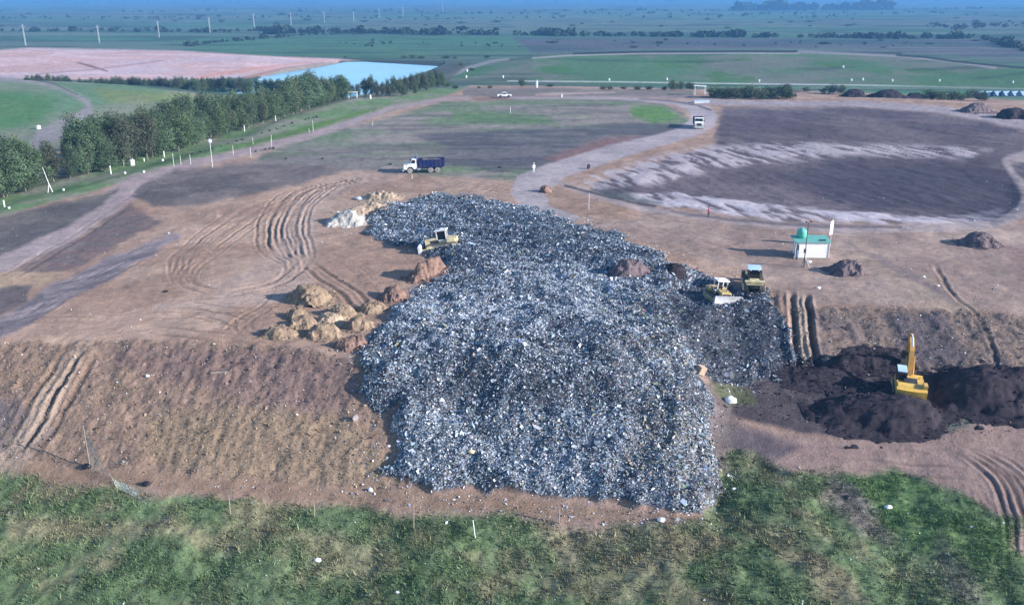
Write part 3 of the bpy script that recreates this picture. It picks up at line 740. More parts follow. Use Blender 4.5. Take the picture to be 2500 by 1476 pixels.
wb = np.array([.13,.19,.19,.09,.13,.10,.05,.03,.12,.004,.003,.012])
pick = r.choice(len(pal), npc, p=wb/wb.sum())
u = r.random(npc)
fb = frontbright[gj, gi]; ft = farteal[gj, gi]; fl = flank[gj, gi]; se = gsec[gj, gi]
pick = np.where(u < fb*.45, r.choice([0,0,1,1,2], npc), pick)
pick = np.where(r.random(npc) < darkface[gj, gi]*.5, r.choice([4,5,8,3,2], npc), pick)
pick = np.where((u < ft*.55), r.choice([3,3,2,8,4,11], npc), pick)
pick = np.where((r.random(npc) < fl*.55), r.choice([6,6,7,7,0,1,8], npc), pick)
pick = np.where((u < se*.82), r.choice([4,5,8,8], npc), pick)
tone = fbm(X2/2.4, Y2/2.4, 4, 411)[gj, gi]; tone2 = fbm(X2/7, Y2/7, 3, 412)[gj, gi]
pick = np.where((u < .5) & (tone < .42), r.choice([4,5,8,8,3,2], npc), pick)
pick = np.where((r.random(npc) < .45) & (tone2 > .56), r.choice([0,1,1,2], npc), pick)
cl = pal[pick]*r.uniform(.7,1.12,(npc,1))*r.uniform(.93,1.07,(npc,3))
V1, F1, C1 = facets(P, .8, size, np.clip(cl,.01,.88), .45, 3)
# the heap itself, a skin just over the ground
k = gar > .5
fsel = F[(k[:-1,:-1]).reshape(-1)]
us, inv = np.unique(fsel, return_inverse=True)
Pb, bj, bi = scatter(gdens, 900, 55)
bs = np.clip(r.lognormal(math.log(.42), .3, 900), .25, .8)
Vb, Fb, Cb = facets(Pb, .35, bs, pal[r.choice([0,1,2,3,4,6,8,8,5,7], 900)]*r.uniform(.6,1.0,(900,1)), .3, 57)
V0 = np.stack([X2, Y2, Z2+.03], -1).reshape(-1,3)[us]
rv = np.random.default_rng(71); fv = lambda A: A.reshape(-1)[us]
tv = fv(fbm(X2/2.4, Y2/2.4, 4, 411)); t2v = fv(fbm(X2/7, Y2/7, 3, 412))
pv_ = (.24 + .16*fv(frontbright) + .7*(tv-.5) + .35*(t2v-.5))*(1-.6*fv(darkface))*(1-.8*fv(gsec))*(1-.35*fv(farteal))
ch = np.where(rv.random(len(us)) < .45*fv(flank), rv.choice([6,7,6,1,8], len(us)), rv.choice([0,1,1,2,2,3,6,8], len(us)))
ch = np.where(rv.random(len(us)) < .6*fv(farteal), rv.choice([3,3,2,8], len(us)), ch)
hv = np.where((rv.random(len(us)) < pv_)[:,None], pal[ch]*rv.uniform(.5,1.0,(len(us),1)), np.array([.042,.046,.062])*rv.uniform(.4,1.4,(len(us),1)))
hc = hv*(.6+.9*nzB.reshape(-1)[us])[:,None]*(1+.5*(fbm(X2/.35,Y2/.35,2,402)-.5).reshape(-1)[us])[:,None]
q = inv.reshape(-1,4)
F0 = np.concatenate([q[:,[0,1,2]], q[:,[0,2,3]]])
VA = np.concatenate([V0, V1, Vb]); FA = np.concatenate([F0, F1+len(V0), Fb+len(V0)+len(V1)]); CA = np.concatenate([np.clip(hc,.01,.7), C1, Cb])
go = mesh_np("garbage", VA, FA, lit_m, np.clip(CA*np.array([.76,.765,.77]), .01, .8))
tag(go, "great heap of white, grey and dark loose rubbish spilling down the bank", "garbage", kind="stuff")
# litter blown out over the bare earth and the bank
loose = region([(840,860),(1000,880),(1010,1200),(1300,1230),(1720,1270),(1800,1290),(1500,1300),(1000,1240),(840,1215),(850,1000)], 20, 30)*(1-gar)
loose = np.maximum(loose*.8, .25*region([(250,1120),(620,1150),(900,1190),(900,1215),(500,1190),(250,1165)], 12, 14))
loose = np.maximum(loose, .5*region([(1920,880),(2200,885),(2400,930),(2500,930),(2500,960),(2200,920),(1920,925)], 12, 16))
loose = np.maximum(loose, .013*pf*(Y2<170)*(1-hr)); loose = np.maximum(loose, .10*bank); loose = np.maximum(loose, .03*fg*(Y2<75))
loose = np.maximum(loose, .3*region([(1280,505),(1500,560),(1700,640),(1850,680),(1900,700),(1700,660),(1450,560)], 14, 14))
P2, j2, i2 = scatter(np.maximum(loose, .9*(region(GAR, 45, 50) > .06)*(Y2 < 110)*region([(820,840),(1020,860),(1050,1200),(1300,1215),(1700,1240),(1740,900),(1850,900),(1850,1300),(900,1260),(800,1000)], 20, 20))*(1-gar), 9000, 15)
n2_ = len(P2); sz = np.clip(r.lognormal(math.log(.10),.45,n2_),.05,.34)
pk = r.choice([0,0,0,1,1,2,4,6,8], n2_)
V2, F2, C2 = facets(P2, .5, sz, np.clip(pal[pk]*r.uniform(.7,1.1,(n2_,1)),.01,.9), .35, 6)
lo = mesh_np("blown_litter", V2, F2, lit_m, C2)
tag(lo, "scraps of pale litter blown about over the bare earth", "litter", kind="stuff")

# ------------------------------------------------------------------ grass
def tufts(P, h, cols, blades, spread, seed, lean=.5, wid=.05):
    r = np.random.default_rng(seed); n = len(P)
    b = np.repeat(np.arange(n), blades); m = len(b)
    a = r.uniform(0, 2*np.pi, m); rad = spread*np.sqrt(r.random(m))*h[b]*1.2
    base = P[b] + np.stack([np.cos(a)*rad, np.sin(a)*rad, -.05+0*a], 1)
    hh = h[b]*r.uniform(.55, 1.25, m); le = r.normal(0, lean, (m, 2))*hh[:, None]
    tip = base + np.stack([le[:,0], le[:,1], hh], 1)
    w = wid*hh/ .35*r.uniform(.6,1.4,m); pa = r.uniform(0, 2*np.pi, m)
    s = np.stack([np.cos(pa)*w, np.sin(pa)*w, 0*w], 1)
    V = np.stack([base - s, base + s, tip], 1).reshape(-1, 3)
    return V, np.arange(m*3).reshape(m, 3), np.repeat(cols[b]*r.uniform(.75, 1.25, (m,1)), 3, 0)
gmat = mat_noise("grass_blades", (.08,.12,.04), .85, amt=.25, scale=1.2, attr=True, spec=.1)
gd = fg*(Y2 > 46)*(np.abs(T2) < .8)*(.25+.75*sstep(.38,.55,fbm(X2/2.3,Y2/2.3,4,501)))
P3, j3, i3 = scatter(gd, 85000, 25)
dm = dry_mask[j3, i3]; r = np.random.default_rng(31); u = r.random(len(P3))
isd = u < (.06+.86*dm)
gc = (COLR[j3, i3]*.75 + .25*np.where(isd[:,None], np.array([.24,.20,.12]), np.array([.09,.15,.055])))*r.uniform(.8,1.4,(len(P3),1))
hh = np.clip(r.lognormal(math.log(.13),.4,len(P3)),.05,.38)
V3, F3, C3 = tufts(P3, hh, gc, 6, .75, 26, .55, .055)
o = mesh_np("meadow_grass", V3, F3, gmat, C3); tag(o, "rough green and dry grass tufts on the near slope", "grass", kind="stuff")
bd = np.maximum(lb*.8, rb*.55)*(1-gar)*(.2+.8*sstep(.42,.6,fbm(X2/2.6,Y2/2.6,4,502)))
bd = np.maximum(bd, 1.0*region([(380,1010),(620,1000),(850,1020),(950,1090),(960,1170),(700,1170),(420,1150),(330,1100)],20,26)*(1-gar))
bd = np.maximum(bd, .35*region([(-100,1140),(700,1190),(1400,1250),(1720,1280),(1400,1280),(700,1225),(-100,1180)],10,14))
bd = bd*(1-.7*region([(270,860),(520,850),(720,860),(860,890),(880,960),(840,1000),(600,985),(420,940),(300,900)],18,26))
P4, j4, i4 = scatter(bd, 13000, 35)
g4 = np.where((r.random(len(P4))<.72)[:,None], np.array([.30,.235,.15]), np.array([.2,.155,.12]))*r.uniform(.6,1.25,(len(P4),1))
V4, F4, C4 = tufts(P4, np.clip(r.lognormal(math.log(.105),.4,len(P4)),.05,.26), g4, 6, .6, 36, .5, .05)
o = mesh_np("dry_bank_grass", V4, F4, gmat, C4); tag(o, "thin dry straw-coloured tufts on the earth banks", "dry grass", kind="stuff")
# clods and stones on the bare earth
cd = np.maximum(np.maximum(lb, rb)*.9, .25*region([(560,680),(800,680),(1000,640),(1100,640),(900,880),(600,850)],20,20))*(1-gar)
cd = np.maximum(cd, 1.0*region([(1740,960),(2000,895),(2500,940),(2900,1010),(2300,1070),(1760,1010)],10,14))
P5, j5, i5 = scatter(cd, 10000, 45)
c5 = COLR[j5, i5]*r.uniform(.55,1.3,(len(P5),1))
V5, F5, C5 = facets(P5, .9, np.clip(r.lognormal(math.log(.14),.4,len(P5)),.05,.45), np.clip(c5,.01,.6), .6, 46)
o = mesh_np("earth_clods", V5, F5, lit_m, C5); tag(o, "loose clods and stones on the earth banks", "clods", kind="stuff")
# ------------------------------------------------------------------ trees
leafm = mat_noise("tree_leaves", (.05,.08,.035), .8, amt=.3, scale=.9, attr=True, spec=.15)
def crown_mesh(name, seed, hgt, rad, low, nclump, leaf, kind):
    """leaf clumps through the crown's volume, hung round a few branch lobes"""
    r = np.random.default_rng(seed)
    lobes = []
    nl = {'round': 7, 'tall': 9, 'open': 8, 'bush': 5}[kind]
    for i in range(nl):
        a = r.uniform(0, 2*np.pi); z = low + (hgt-low)*(.15+.75*(i+.5)/nl)
        prof = math.sin(math.pi*min(max((z-low)/(hgt-low), .05), .95))**.6
        q = rad*prof*r.uniform(.25, .6)
        lobes.append((q*math.cos(a), q*math.sin(a), z, rad*prof*r.uniform(.38, .68), (hgt-low)*r.uniform(.13, .22)))
    lobes.append((0, 0, low+(hgt-low)*.5, rad*.5, (hgt-low)*.42))
    V = []; C = []
    L = np.array(lobes); pr = L[:,3]**2*L[:,4]; pr /= pr.sum()
    k = r.choice(len(L), nclump, p=pr)
    d = r.normal(0, 1, (nclump, 3)); d /= np.linalg.norm(d, axis=1)[:, None]
    s = r.uniform(.35, 1.0, nclump)**.5
    P = L[k, :3] + d*s[:, None]*np.stack([L[k,3], L[k,3], L[k,4]], 1)
    P[:, 2] = np.maximum(P[:, 2], .15)
    tone = {'round': (.075,.108,.052), 'tall': (.062,.092,.052), 'open': (.07,.086,.06), 'bush': (.055,.08,.045)}[kind]
    base = np.array(tone)*np.array([1+.16*math.sin(seed*2.1), 1+.1*math.sin(seed*2.1+.4), 1.0-.1*math.sin(seed)])*(1.0+.22*math.sin(seed*3.7))*r.uniform(.72, 1.35, (len(L), 1))[k]*r.uniform(.85, 1.2, (nclump, 1))
    nleaf = 14 if kind != 'bush' else 8
    c = np.repeat(np.arange(nclump), nleaf); m = len(c)
    o = P[c] + r.normal(0, leaf*.75, (m, 3))
    u = r.normal(0, 1, (m, 3)); u /= np.linalg.norm(u, axis=1)[:, None]
    q = r.normal(0, 1, (m, 3)); q -= (q*u).sum(1)[:, None]*u; q /= np.linalg.norm(q, axis=1)[:, None]
    sz = leaf*(.52 if kind != 'bush' else .7)*r.uniform(.6, 1.35, (m, 1))
    VV_ = np.stack([o-u*sz*.6, o-q*sz*.4, o+u*sz*.6, o+q*sz*.4], 1).reshape(-1, 3)
    return VV_, np.arange(m*4).reshape(m, 4), np.repeat(np.clip(base[c]*r.uniform(.8,1.2,(m,1)), .008, .3), 4, 0)
def make_tree(seed, hgt, rad, low, nclump, leaf, kind, name="tree"):
    root = empty(name)
    v, f, c = crown_mesh("crown", seed, hgt, rad, low, nclump, leaf, kind)
    mesh_np("crown", v, f, leafm, c, root)
    rr = random.Random(seed); tk = MB()
    x = y = 0.0; p = Vector((0, 0, -.5)); rd0 = hgt*.015
    for i in range(4):
        n = p + Vector((rr.uniform(-.12,.12)*hgt*.2, rr.uniform(-.12,.12)*hgt*.2, hgt*.2+.12))
        tk.tube(p, n, rd0*(1-.2*i), rd0*(1-.2*(i+1)), 7)
        if i:
            for k in range(2):
                a = rr.uniform(0, 6.28); tk.tube(p, p+Vector((math.cos(a)*rad*.6, math.sin(a)*rad*.6, hgt*.16)), rd0*.45, rd0*.12, 5)
        p = n
    tk.build("trunk", M['bark'], root, smooth=True)
    return root
PROTO = [make_tree(101, 10, 3.7, .2, 640, .42, 'round'), make_tree(102, 10, 3.2, .1, 600, .40, 'tall'), make_tree(103, 10, 3.2, .9, 480, .40, 'open'),
         make_tree(104, 10, 4.0, .1, 680, .44, 'round'), make_tree(105, 10, 2.9, .2, 540, .38, 'tall'), make_tree(106, 10, 3.5, .3, 580, .42, 'round')]
used = set()
def place_tree(k, x, y, h, label, group, wide=1.0, name=None):
    o = PROTO[k] if k not in used else copy_tree(PROTO[k])
    if k not in used: used.add(k)
    o.location = (x, y, float(Hs(x, y)) - .1)
    s = h/10.0; o.scale = (s*wide, s*wide, s); o.rotation_euler = (0, 0, random.uniform(0, 6.28))
    tag(o, label, "tree", group)
    return o
def along(pts, n, jit):
    P = smooth_line(pts, 30); L = np.concatenate([[0], np.cumsum(np.linalg.norm(np.diff(P, axis=0), axis=1))])
    s = (np.arange(n)+.5)/n*L[-1]
    return np.stack([np.interp(s, L, P[:,i]) for i in range(2)], 1) + rng.normal(0, jit, (n, 2))
G1 = "trees in the long row beside the grass strip"
lab1 = "leafy dark green tree standing in the long dense row beside the grass strip"
base = [un(*p)[:2] for p in [(-130,515),(15,482),(110,452),(255,420),(330,398),(430,366),(530,335),(640,302),(740,272),(845,242)]]
front = along(base, 62, 1.0)
dirv = np.gradient(front, axis=0); dirv /= np.linalg.norm(dirv, axis=1)[:,None]
perp = np.stack([-dirv[:,1], dirv[:,0]], 1)
hp = lambda px: np.interp(px, [-100, 20, 90, 180, 300, 420, 520, 640, 700, 750, 790, 830], [11.5, 11.5, 8.5, 10.2, 10.8, 10.8, 10.3, 9.6, 10.0, 11.5, 8.2, 9.0])
for row, off in ((0, 0.0), (1, 4.2)):
    for i, (x, y) in enumerate(front + perp*off + rng.normal(0, .6, front.shape)*row):
        z = float(Hs(x, y)); px, py = project(x, y, z)
        if row == 1 and (60 < px < 125): continue
        if row == 0 and (95 < px < 120): continue
        h = hp(float(px))*random.uniform(.72, 1.12)*(1.03 if row else .96)
        lb_ = lab1
        if row == 0 and 735 < px < 765: h *= 1.05
        place_tree(random.choice([0,0,1,1,2,3,3,4,5,5]), x, y, h, lb_, G1, random.uniform(.95, 1.25))
G2 = "dark trees in the row between the green hill and the red field"
lab2 = "small dark tree in the row behind the green hill, before the red field and pond"
for i, px in enumerate(np.linspace(70, 860, 62)):
    d = 408 + random.uniform(-5, 5); top = np.interp(px, [70,150,200,260,400,500,540,640,700,860], [183,187,194,190,192,190,188,195,195,205]) + random.uniform(-7, 2)
    if 170 < px < 200 and i % 2: continue
    x = 0.0
    for _ in range(3):
        z = float(Hs(x, d)); zc = d*CP - (z-CAMZ)*SP; x = (px-CX)*zc/FPX
    a = PITCH + math.atan((top-CY)/FPX); h = (CAMZ - math.tan(a)*d) - z
    place_tree(random.choice([1,2,4,4,2,5]), x, d, max(h, 3.2), lab2, G2, random.uniform(1.0, 1.5))
G3 = "bare dark trees along the pond edge"
lab3 = "scrubby grey-green tree on the near bank of the pond, right of the leafy row"
for px, py, top in [(872,236,206),(890,238,194),(905,237,186),(918,238,198),(932,238,203),(944,237,196),(960,235,190),(975,233,193),(990,230,188),(1003,228,184),(1018,225,180),(1034,222,178),(1050,218,174),(1066,215,172),(1080,213,176),(985,236,206),(1010,232,204),(1040,226,198),(1075,210,182),(950,239,212)]:
    p = un(px, py); h = (py-top)/scale_at(p)
    place_tree(random.choice([2,2,1,5,4]), p[0], p[1]+random.uniform(0,4), h*1.05, lab3, G3, random.uniform(.8,1.2))
# bushes
BPROTO = [make_tree(201, 3, 2.0, .1, 150, .30, 'bush', "bush"), make_tree(202, 3, 2.4, .1, 170, .32, 'bush', "bush")]
bused = set()
def place_bush(px, py, hpx, label, group, wide=1.0, cat="bush", dx=None):
    p = un(px, py); s = max(hpx/scale_at(p), .35)/3.0
    k = random.randrange(2); o = BPROTO[k] if k not in bused else copy_tree(BPROTO[k]); bused.add(k)
    o.location = (p[0], p[1], p[2]-.05); o.scale = (s*wide, s*wide, s); o.rotation_euler = (0,0,random.uniform(0,6.28))
    tag(o, label, cat, group); return o
place_bush(1276, 212, 22, "round dark bush left of the white square pillar", None, .95)
for px, py, hp_, w in [(1640,221,26,1.0),(1660,219,22,1.1),(1682,219,18,1.4),(1622,220,10,1.5)]:
    place_bush(px, py, hp_, "dark bush in the clump left of the hedge at the mound's foot", "clump of dark bushes at the mound foot", w)
for px in np.linspace(1735, 1920, 17):
    place_bush(px+random.uniform(-4,4), 240+random.uniform(-8,3), random.uniform(20,30), "purplish scrub bush in the long hedge past the loop road", "scrub bushes in the long hedge", 1.2)
for px, py, hp_, w in [(1470,218,9,2),(1490,219,10,1.8),(1525,218,8,2.4),(1555,219,9,2),(1585,219,9,2),(1345,212,7,2.2)]:
    place_bush(px, py, hp_, "low dark bush in the ditch below the green mound", "low bushes in the ditch", w)
for px, py, hp_, w in [(2012,228,14,1.5),(2030,229,22,1.1),(2052,230,24,1.0),(1920,219,14,1.3),(1970,224,12,1.8)]:
    place_bush(px, py, hp_, "dark shrub beside the dark earth banks at the mound's foot", "shrubs by the dark banks", w)
for px in np.linspace(2270, 2390, 9):
    place_bush(px+random.uniform(-4,4), 243+random.uniform(-4,3), random.uniform(14,24), "grey scrub bush right of the dark earth banks", "grey scrub bushes by the dark banks", 1.5)
for px, py, hp_, w in [(985,143,8,2.2),(1005,142,9,2.4),(1030,143,7,2.2),(1090,143,7,2.6),(1110,144,6,2.4),(1190,142,7,1.8),(843,141,5,1.8),(1150,172,6,2.2),(1125,160,9,1.8)]:
    place_bush(px, py, hp_, "dark bush beyond the far edge of the pond", "bushes beyond the pond", w)
for px, py, hp_, w in [(1170,216,6,1.8),(1090,212,12,2.0),(1195,216,8,1.6),(1110,216,9,1.8)]:
    place_bush(px, py, hp_, "weedy bush at the far rim of the platform above the pickup", "weedy bushes at the platform rim", w)
# small weeds in dotted lines on the strip
for px, py in [(455,381),(470,377),(488,372),(503,368),(520,363),(540,358),(556,353),(578,346),(591,342),(640,326),(658,321),(676,316),(694,309),(714,302),(746,294),(753,291),(765,289),(773,287)]:
    place_bush(px, py, 5, "small dark weed clump in the dotted line along the grass strip", "weed clumps along the grass strip", 1.2)
for px, py in [(624,371),(648,366),(658,365),(668,364),(698,389),(787,389)]:
    place_bush(px, py, 6, "dark weed clump at the field edge beyond the long left road", "weed clumps at the field edge", 1.2)
rb_ = random.Random(5); nb = 0
for i in range(70):
    px = rb_.uniform(0, 2480); py = rb_.choice([rb_.uniform(24, 72), rb_.uniform(34, 66), rb_.uniform(96, 118)])
    if py > 90 and (px < 620 or 560 < px < 1250): continue
    place_bush(px, py, rb_.uniform(3, 6.5), "dark bush dotted in the hazy far plain", "bushes dotted over the far plain", rb_.uniform(2, 5))
# far belts of trees that read as one mass
def belt(name, pts, hpx, n, label, seed, jit=2.0):
    r = np.random.default_rng(seed); L = smooth_line(pts, 10)
    Vs = []; Cs = []
    for i in range(n):
        s = r.uniform(0, len(L)-1.001); k = int(s); px, py = L[k]+(L[k+1]-L[k])*(s-k)
        py += r.normal(0, jit*.5)
        d = float(d_of(py, PL)); zc = d*CP-(PL-CAMZ)*SP; x = (px-CX)*zc/FPX; m = FPX/zc
        h = hpx*r.uniform(.5, 1.25)/m*(0.6+.8*vnoise(np.array(px/22.), np.array(seed*1.0), seed)); w = h*r.uniform(.9, 2.0)
        kq = 34
        q = r.normal(0, 1, (kq, 3)); q /= np.linalg.norm(q, axis=1)[:,None]; q *= r.uniform(.5,1,(kq,1))
        c = np.array([x, d, PL+h*.45]) + q*np.array([w*.6, w*.6, h*.55])
        u = r.normal(0,1,(kq,3)); u /= np.linalg.norm(u,axis=1)[:,None]; v = r.normal(0,1,(kq,3)); v -= (v*u).sum(1)[:,None]*u; v /= np.linalg.norm(v,axis=1)[:,None]
        z = h*.30
        Vs.append(np.stack([c-u*z, c-v*z*.7, c+u*z, c+v*z*.7],1).reshape(-1,3)); Cs.append(np.tile(np.array([.028,.04,.026])*r.uniform(.6,1.4), (kq*4,1)))
    V = np.concatenate(Vs); C = np.concatenate(Cs)
    o = mesh_np(name, V, np.arange(len(V)).reshape(-1,4), leafm, C); tag(o, label, "trees", kind="stuff")
belt("tree_belt", [(640,84),(780,80),(950,82),(1200,86),(1480,88),(1800,91),(2050,92),(2200,94),(2370,94)], 12, 300, "long dark belt of trees across the middle of the plain", 3)
belt("distant_tree_belt", [(-60,78),(200,76),(420,78),(560,78),(700,72)], 8, 90, "hazy belt of trees across the left of the plain", 4)
belt("thorn_thicket", [(450,112),(600,98),(760,86),(900,82)], 7, 70, "thin thicket slanting up across the far field", 5)
belt("far_wood", [(1790,27),(1900,25),(2000,24),(2100,25),(2170,24)], 17, 80, "blue hazy wood on the horizon at the right", 6, 1)
belt("far_hedgerow", [(1300,28),(1560,26),(1800,27),(2100,26),(2400,22),(2600,21)], 4, 110, "low blue hedge line before the horizon wood", 7, 1)
belt("horizon_wood", [(-80,9),(300,8),(700,7),(1200,6.5),(1700,6),(2300,6),(2600,6)], 5, 160, "dark blue tree line right along the horizon", 8, .6)
belt("scrub_line", [(0,44),(300,46),(620,42),(1000,46),(1300,44),(1700,40),(2100,44)], 4.5, 120, "broken scrub line across the hazy middle of the plain", 21, 5)
belt("thin_hedge", [(300,30),(700,27),(1100,31),(1500,33),(1900,36),(2300,32)], 4, 110, "thin blue hedge line far out on the plain", 22, 4)
belt("field_scrub", [(820,108),(1000,104),(1240,110),(1500,104),(1900,108),(2300,110)], 4.5, 46, "sparse low scrub in the fields beyond the pond and mound", 23, 8)
belt("corner_thicket", [(2400,96),(2440,108),(2480,118),(2560,128)], 14, 36, "dark thicket at the far right edge of the plain", 9, 6)
belt("field_hedge", [(2250,60),(2330,68),(2420,64),(2520,60)], 7, 50, "broken hedge in the blue fields at the right", 10, 6)
# ------------------------------------------------------------------ vehicles (each built pointing along +x)
def wheel(parent, x, y, r, w, tyre, hub, side):
    c = MB().lathe([(r*.55, -w/2), (r*.93, -w/2), (r, -w*.32), (r, w*.32), (r*.93, w/2), (r*.55, w/2)], 22, axis='y').build("wheel", tyre, parent, loc=(x, y, r))
    rim = MB().lathe([(r*.54, -w*.44), (r*.54, w*.44)], 18, axis='y')
    rim.lathe([(r*.22, side*w*.44), (r*.18, side*w*.58)] if side > 0 else [(r*.18, side*w*.58), (r*.22, side*w*.44)], 12, axis='y')
    rim.build("rim", hub, c)
    return c

def dump_truck(label, bedmat, name="dump_truck"):
    R = empty(name, label=label, cat="dump truck", group="dump trucks at work")
    r = .5
    MB().box((.2,0,.86), (7.6,.9,.26)).box((-1.98,0,.55), (2.2,.35,.2)).tube((2.75,-.95,.5),(2.75,.95,.5),.08).tube((-1.3,-.95,.5),(-1.3,.95,.5),.1).tube((-2.65,-.95,.5),(-2.65,.95,.5),.1).build("chassis", M['steel'], R)
    # cab and bonnet in one pressing
    prof = [(1.42,.78),(2.0,.78),(2.18,1.05),(2.42,1.22),(2.95,1.24),(3.22,1.05),(3.36,.72),(3.95,.74),(4.05,1.0),(4.02,1.62),(3.85,1.78),(2.72,1.92),(2.32,2.72),(2.2,2.84),(1.5,2.88),(1.42,2.8)]
    cab = MB().prism(prof, -1.14, 1.14)
    c = cab.build("cab", M['white'], R, bevel=.05)
    MB().add([(2.72,-.98,1.98),(2.72,.98,1.98),(2.36,.92,2.64),(2.36,-.92,2.64),(2.76,-.98,2.0),(2.76,.98,2.0),(2.40,.92,2.66),(2.40,-.92,2.66)], [(0,1,2,3),(4,7,6,5),(0,4,5,1),(1,5,6,2),(2,6,7,3),(3,7,4,0)]).build("windscreen", M['glass'], c)
    for s in (-1, 1):
        MB().prism([(1.66,1.95),(2.52,1.95),(2.24,2.6),(1.66,2.62)], s*1.135, s*1.16).build("side_window", M['glass'], c)
        d = MB().prism([(1.58,.95),(2.12,1.1),(2.5,1.35),(2.6,1.86),(1.58,1.86)], s*1.13, s*1.155).build("door", M['white'], c, bevel=.01)
        MB().box((1.75, s*1.17, 1.66), (.18,.03,.05)).build("handle", M['steel'], d)
        MB().tube((2.62,s*1.14,2.0),(2.7,s*1.36,2.15),.025).box((2.7,s*1.38,2.2),(.06,.16,.42)).build("mirror", M['steel'], c)
        MB().lathe([(.13,0),(.13,.05)],14,Matrix.Translation((4.03,s*.86,1.12))@Matrix.Rotation(math.pi/2,4,'Y')).build("headlight", M['lamp'], R)
        MB().tube((.62,s*1.0,.78),(1.32,s*1.0,.78),.27,n=14).build("fuel_tank", M['chrome'], R)
        MB().box((-3.45,s*.85,.55),(.03,.55,.55)).build("mudflap", M['rubber'], R)
        MB().tube((1.3,s*1.02,1.0),(1.3,s*1.02,3.1),.075,n=10).tube((1.3,s*1.02,3.1),(1.18,s*1.02,3.24),.075,n=10).build("exhaust_pipe", M['chrome'], R)
    MB().box((4.12,0,.62),(.18,2.3,.3)).build("bumper", M['white'], R, bevel=.03)
    MB().box((4.055,0,1.3),(.05,1.2,.62)).build("grille", M['steel'], R)
    # tipping body: floor, sides with ribs, raised headboard and canopy
    bd = MB().prism([(1.15,1.12),(-3.95,1.12),(-4.1,2.45),(-4.02,2.5),(-3.86,1.2),(1.05,1.2),(1.05,2.62),(1.15,2.62)], -1.12, 1.12)
    bd.box((.95,0,1.9),(.1,2.24,1.5)).prism([(1.1,2.58),(1.75,2.98),(1.75,3.05),(1.0,2.7)], -1.1, 1.1)
    for s in (-1,1):
        bd.prism([(1.08,1.1),(-3.96,1.1),(-4.08,2.46),(1.08,2.56)], s*1.12, s*1.2)
    body = bd.build("dump_bed", bedmat, R, bevel=.015)
    for s in (-1,1):
        rb = MB()
        for i in range(7): rb.box((.85-.78*i, s*1.235, 1.8),(.1,.07,1.36))
        rb.box((-1.45,s*1.235,2.5),(5.15,.09,.12)).box((-1.45,s*1.235,1.13),(5.15,.07,.1))
        rb.build("side_rib", bedmat, body)
        MB().prism([(-.62,.62),(-.62,1.06),(-3.36,1.06),(-3.36,.62),(-3.3,.62),(-3.3,1.0),(-.68,1.0),(-.68,.62)], s*.72, s*1.18).build("mudguard", M['steel'], R)
    MB().prism([(-3.98,1.08),(-4.06,1.08),(-4.22,2.5),(-4.14,2.5)], -1.1, 1.1).build("tailgate", bedmat, body)
    MB().prism([(.9,1.75),(-3.7,1.75),(-3.4,2.25),(-2.2,2.5),(-1.0,2.45),(0.2,2.62),(.85,2.3)], -1.05, 1.05).build("load", M['earthload'], R)
    for s in (-1,1):
        wheel(R, 2.78, s*1.0, r, .32, M['tyre'], M['chrome'], s)
        for x in (-1.3,-2.65): wheel(R, x, s*.86, r, .62, M['tyre'], M['hub'], s)
    return R
M['earthload'] = mat_noise("load_of_earth", (.10,.085,.085), .95, amt=.4, scale=2.5, bump=.6)
t1 = dump_truck("white-cabbed dump truck with a dark blue body, seen side-on, driving left", M['blue'])
settle(t1, 1036, 419, math.pi + math.radians(4), .03)
t2 = dump_truck("white-cabbed dump truck coming head-on round the bend of the haul road", M['darkbed'])
settle(t2, 1704, 311, math.radians(-98), .03)

def track_unit(R, y, L, hgt, w, rad=None):
    """crawler: belt of plates round rollers"""
    n = 40; pts = []
    rr = hgt/2; st = L/2-rr
    per = 2*math.pi*rr+4*st
    for i in range(n):
        s = i/n*per
        if s < 2*st: p = (-st+s, hgt)
        elif s < 2*st+math.pi*rr: a = (s-2*st)/rr; p = (st+rr*math.sin(a), rr+rr*math.cos(a))
        elif s < 4*st+math.pi*rr: p = (st-(s-2*st-math.pi*rr), 0)
        else: a = (s-4*st-math.pi*rr)/rr; p = (-st-rr*math.sin(a), rr-rr*math.cos(a))
        pts.append(p)
    b = MB().prism(pts, y-w/2, y+w/2)
    for i in range(n):
        x0, z0 = pts[i]; x1, z1 = pts[(i+1) % n]
        cx, cz = (x0+x1)/2, (z0+z1)/2; a = math.atan2(z1-z0, x1-x0)
        b.box((0,0,.035),(.05,w+.06,.07), Matrix.Translation((cx,y,cz))@Matrix.Rotation(-a,4,'Y'))
    o = b.build("crawler_track", M['track'], R)
    s = 1 if y > 0 else -1
    for x in (-st, st):
        MB().lathe([(rr*.78,-.03),(rr*.78,.03)],18,Matrix.Translation((x,y+s*(w/2+.03),rr)),axis='y').lathe([(rr*.3,-.06),(rr*.3,.06)],12,Matrix.Translation((x,y+s*(w/2+.05),rr)),axis='y').build("sprocket", M['paley'], o)
    f = MB().box((0,y+s*(w/2+.02),rr),(2*st,.06,hgt*.42))
    for i in range(5): f.lathe([(rr*.28,-.05),(rr*.28,.05)],10,Matrix.Translation((-st*.75+i*st*.375,y+s*(w/2+.05),rr*.45)),axis='y')
    f.build("track_frame", M['paley'], o)
    return o

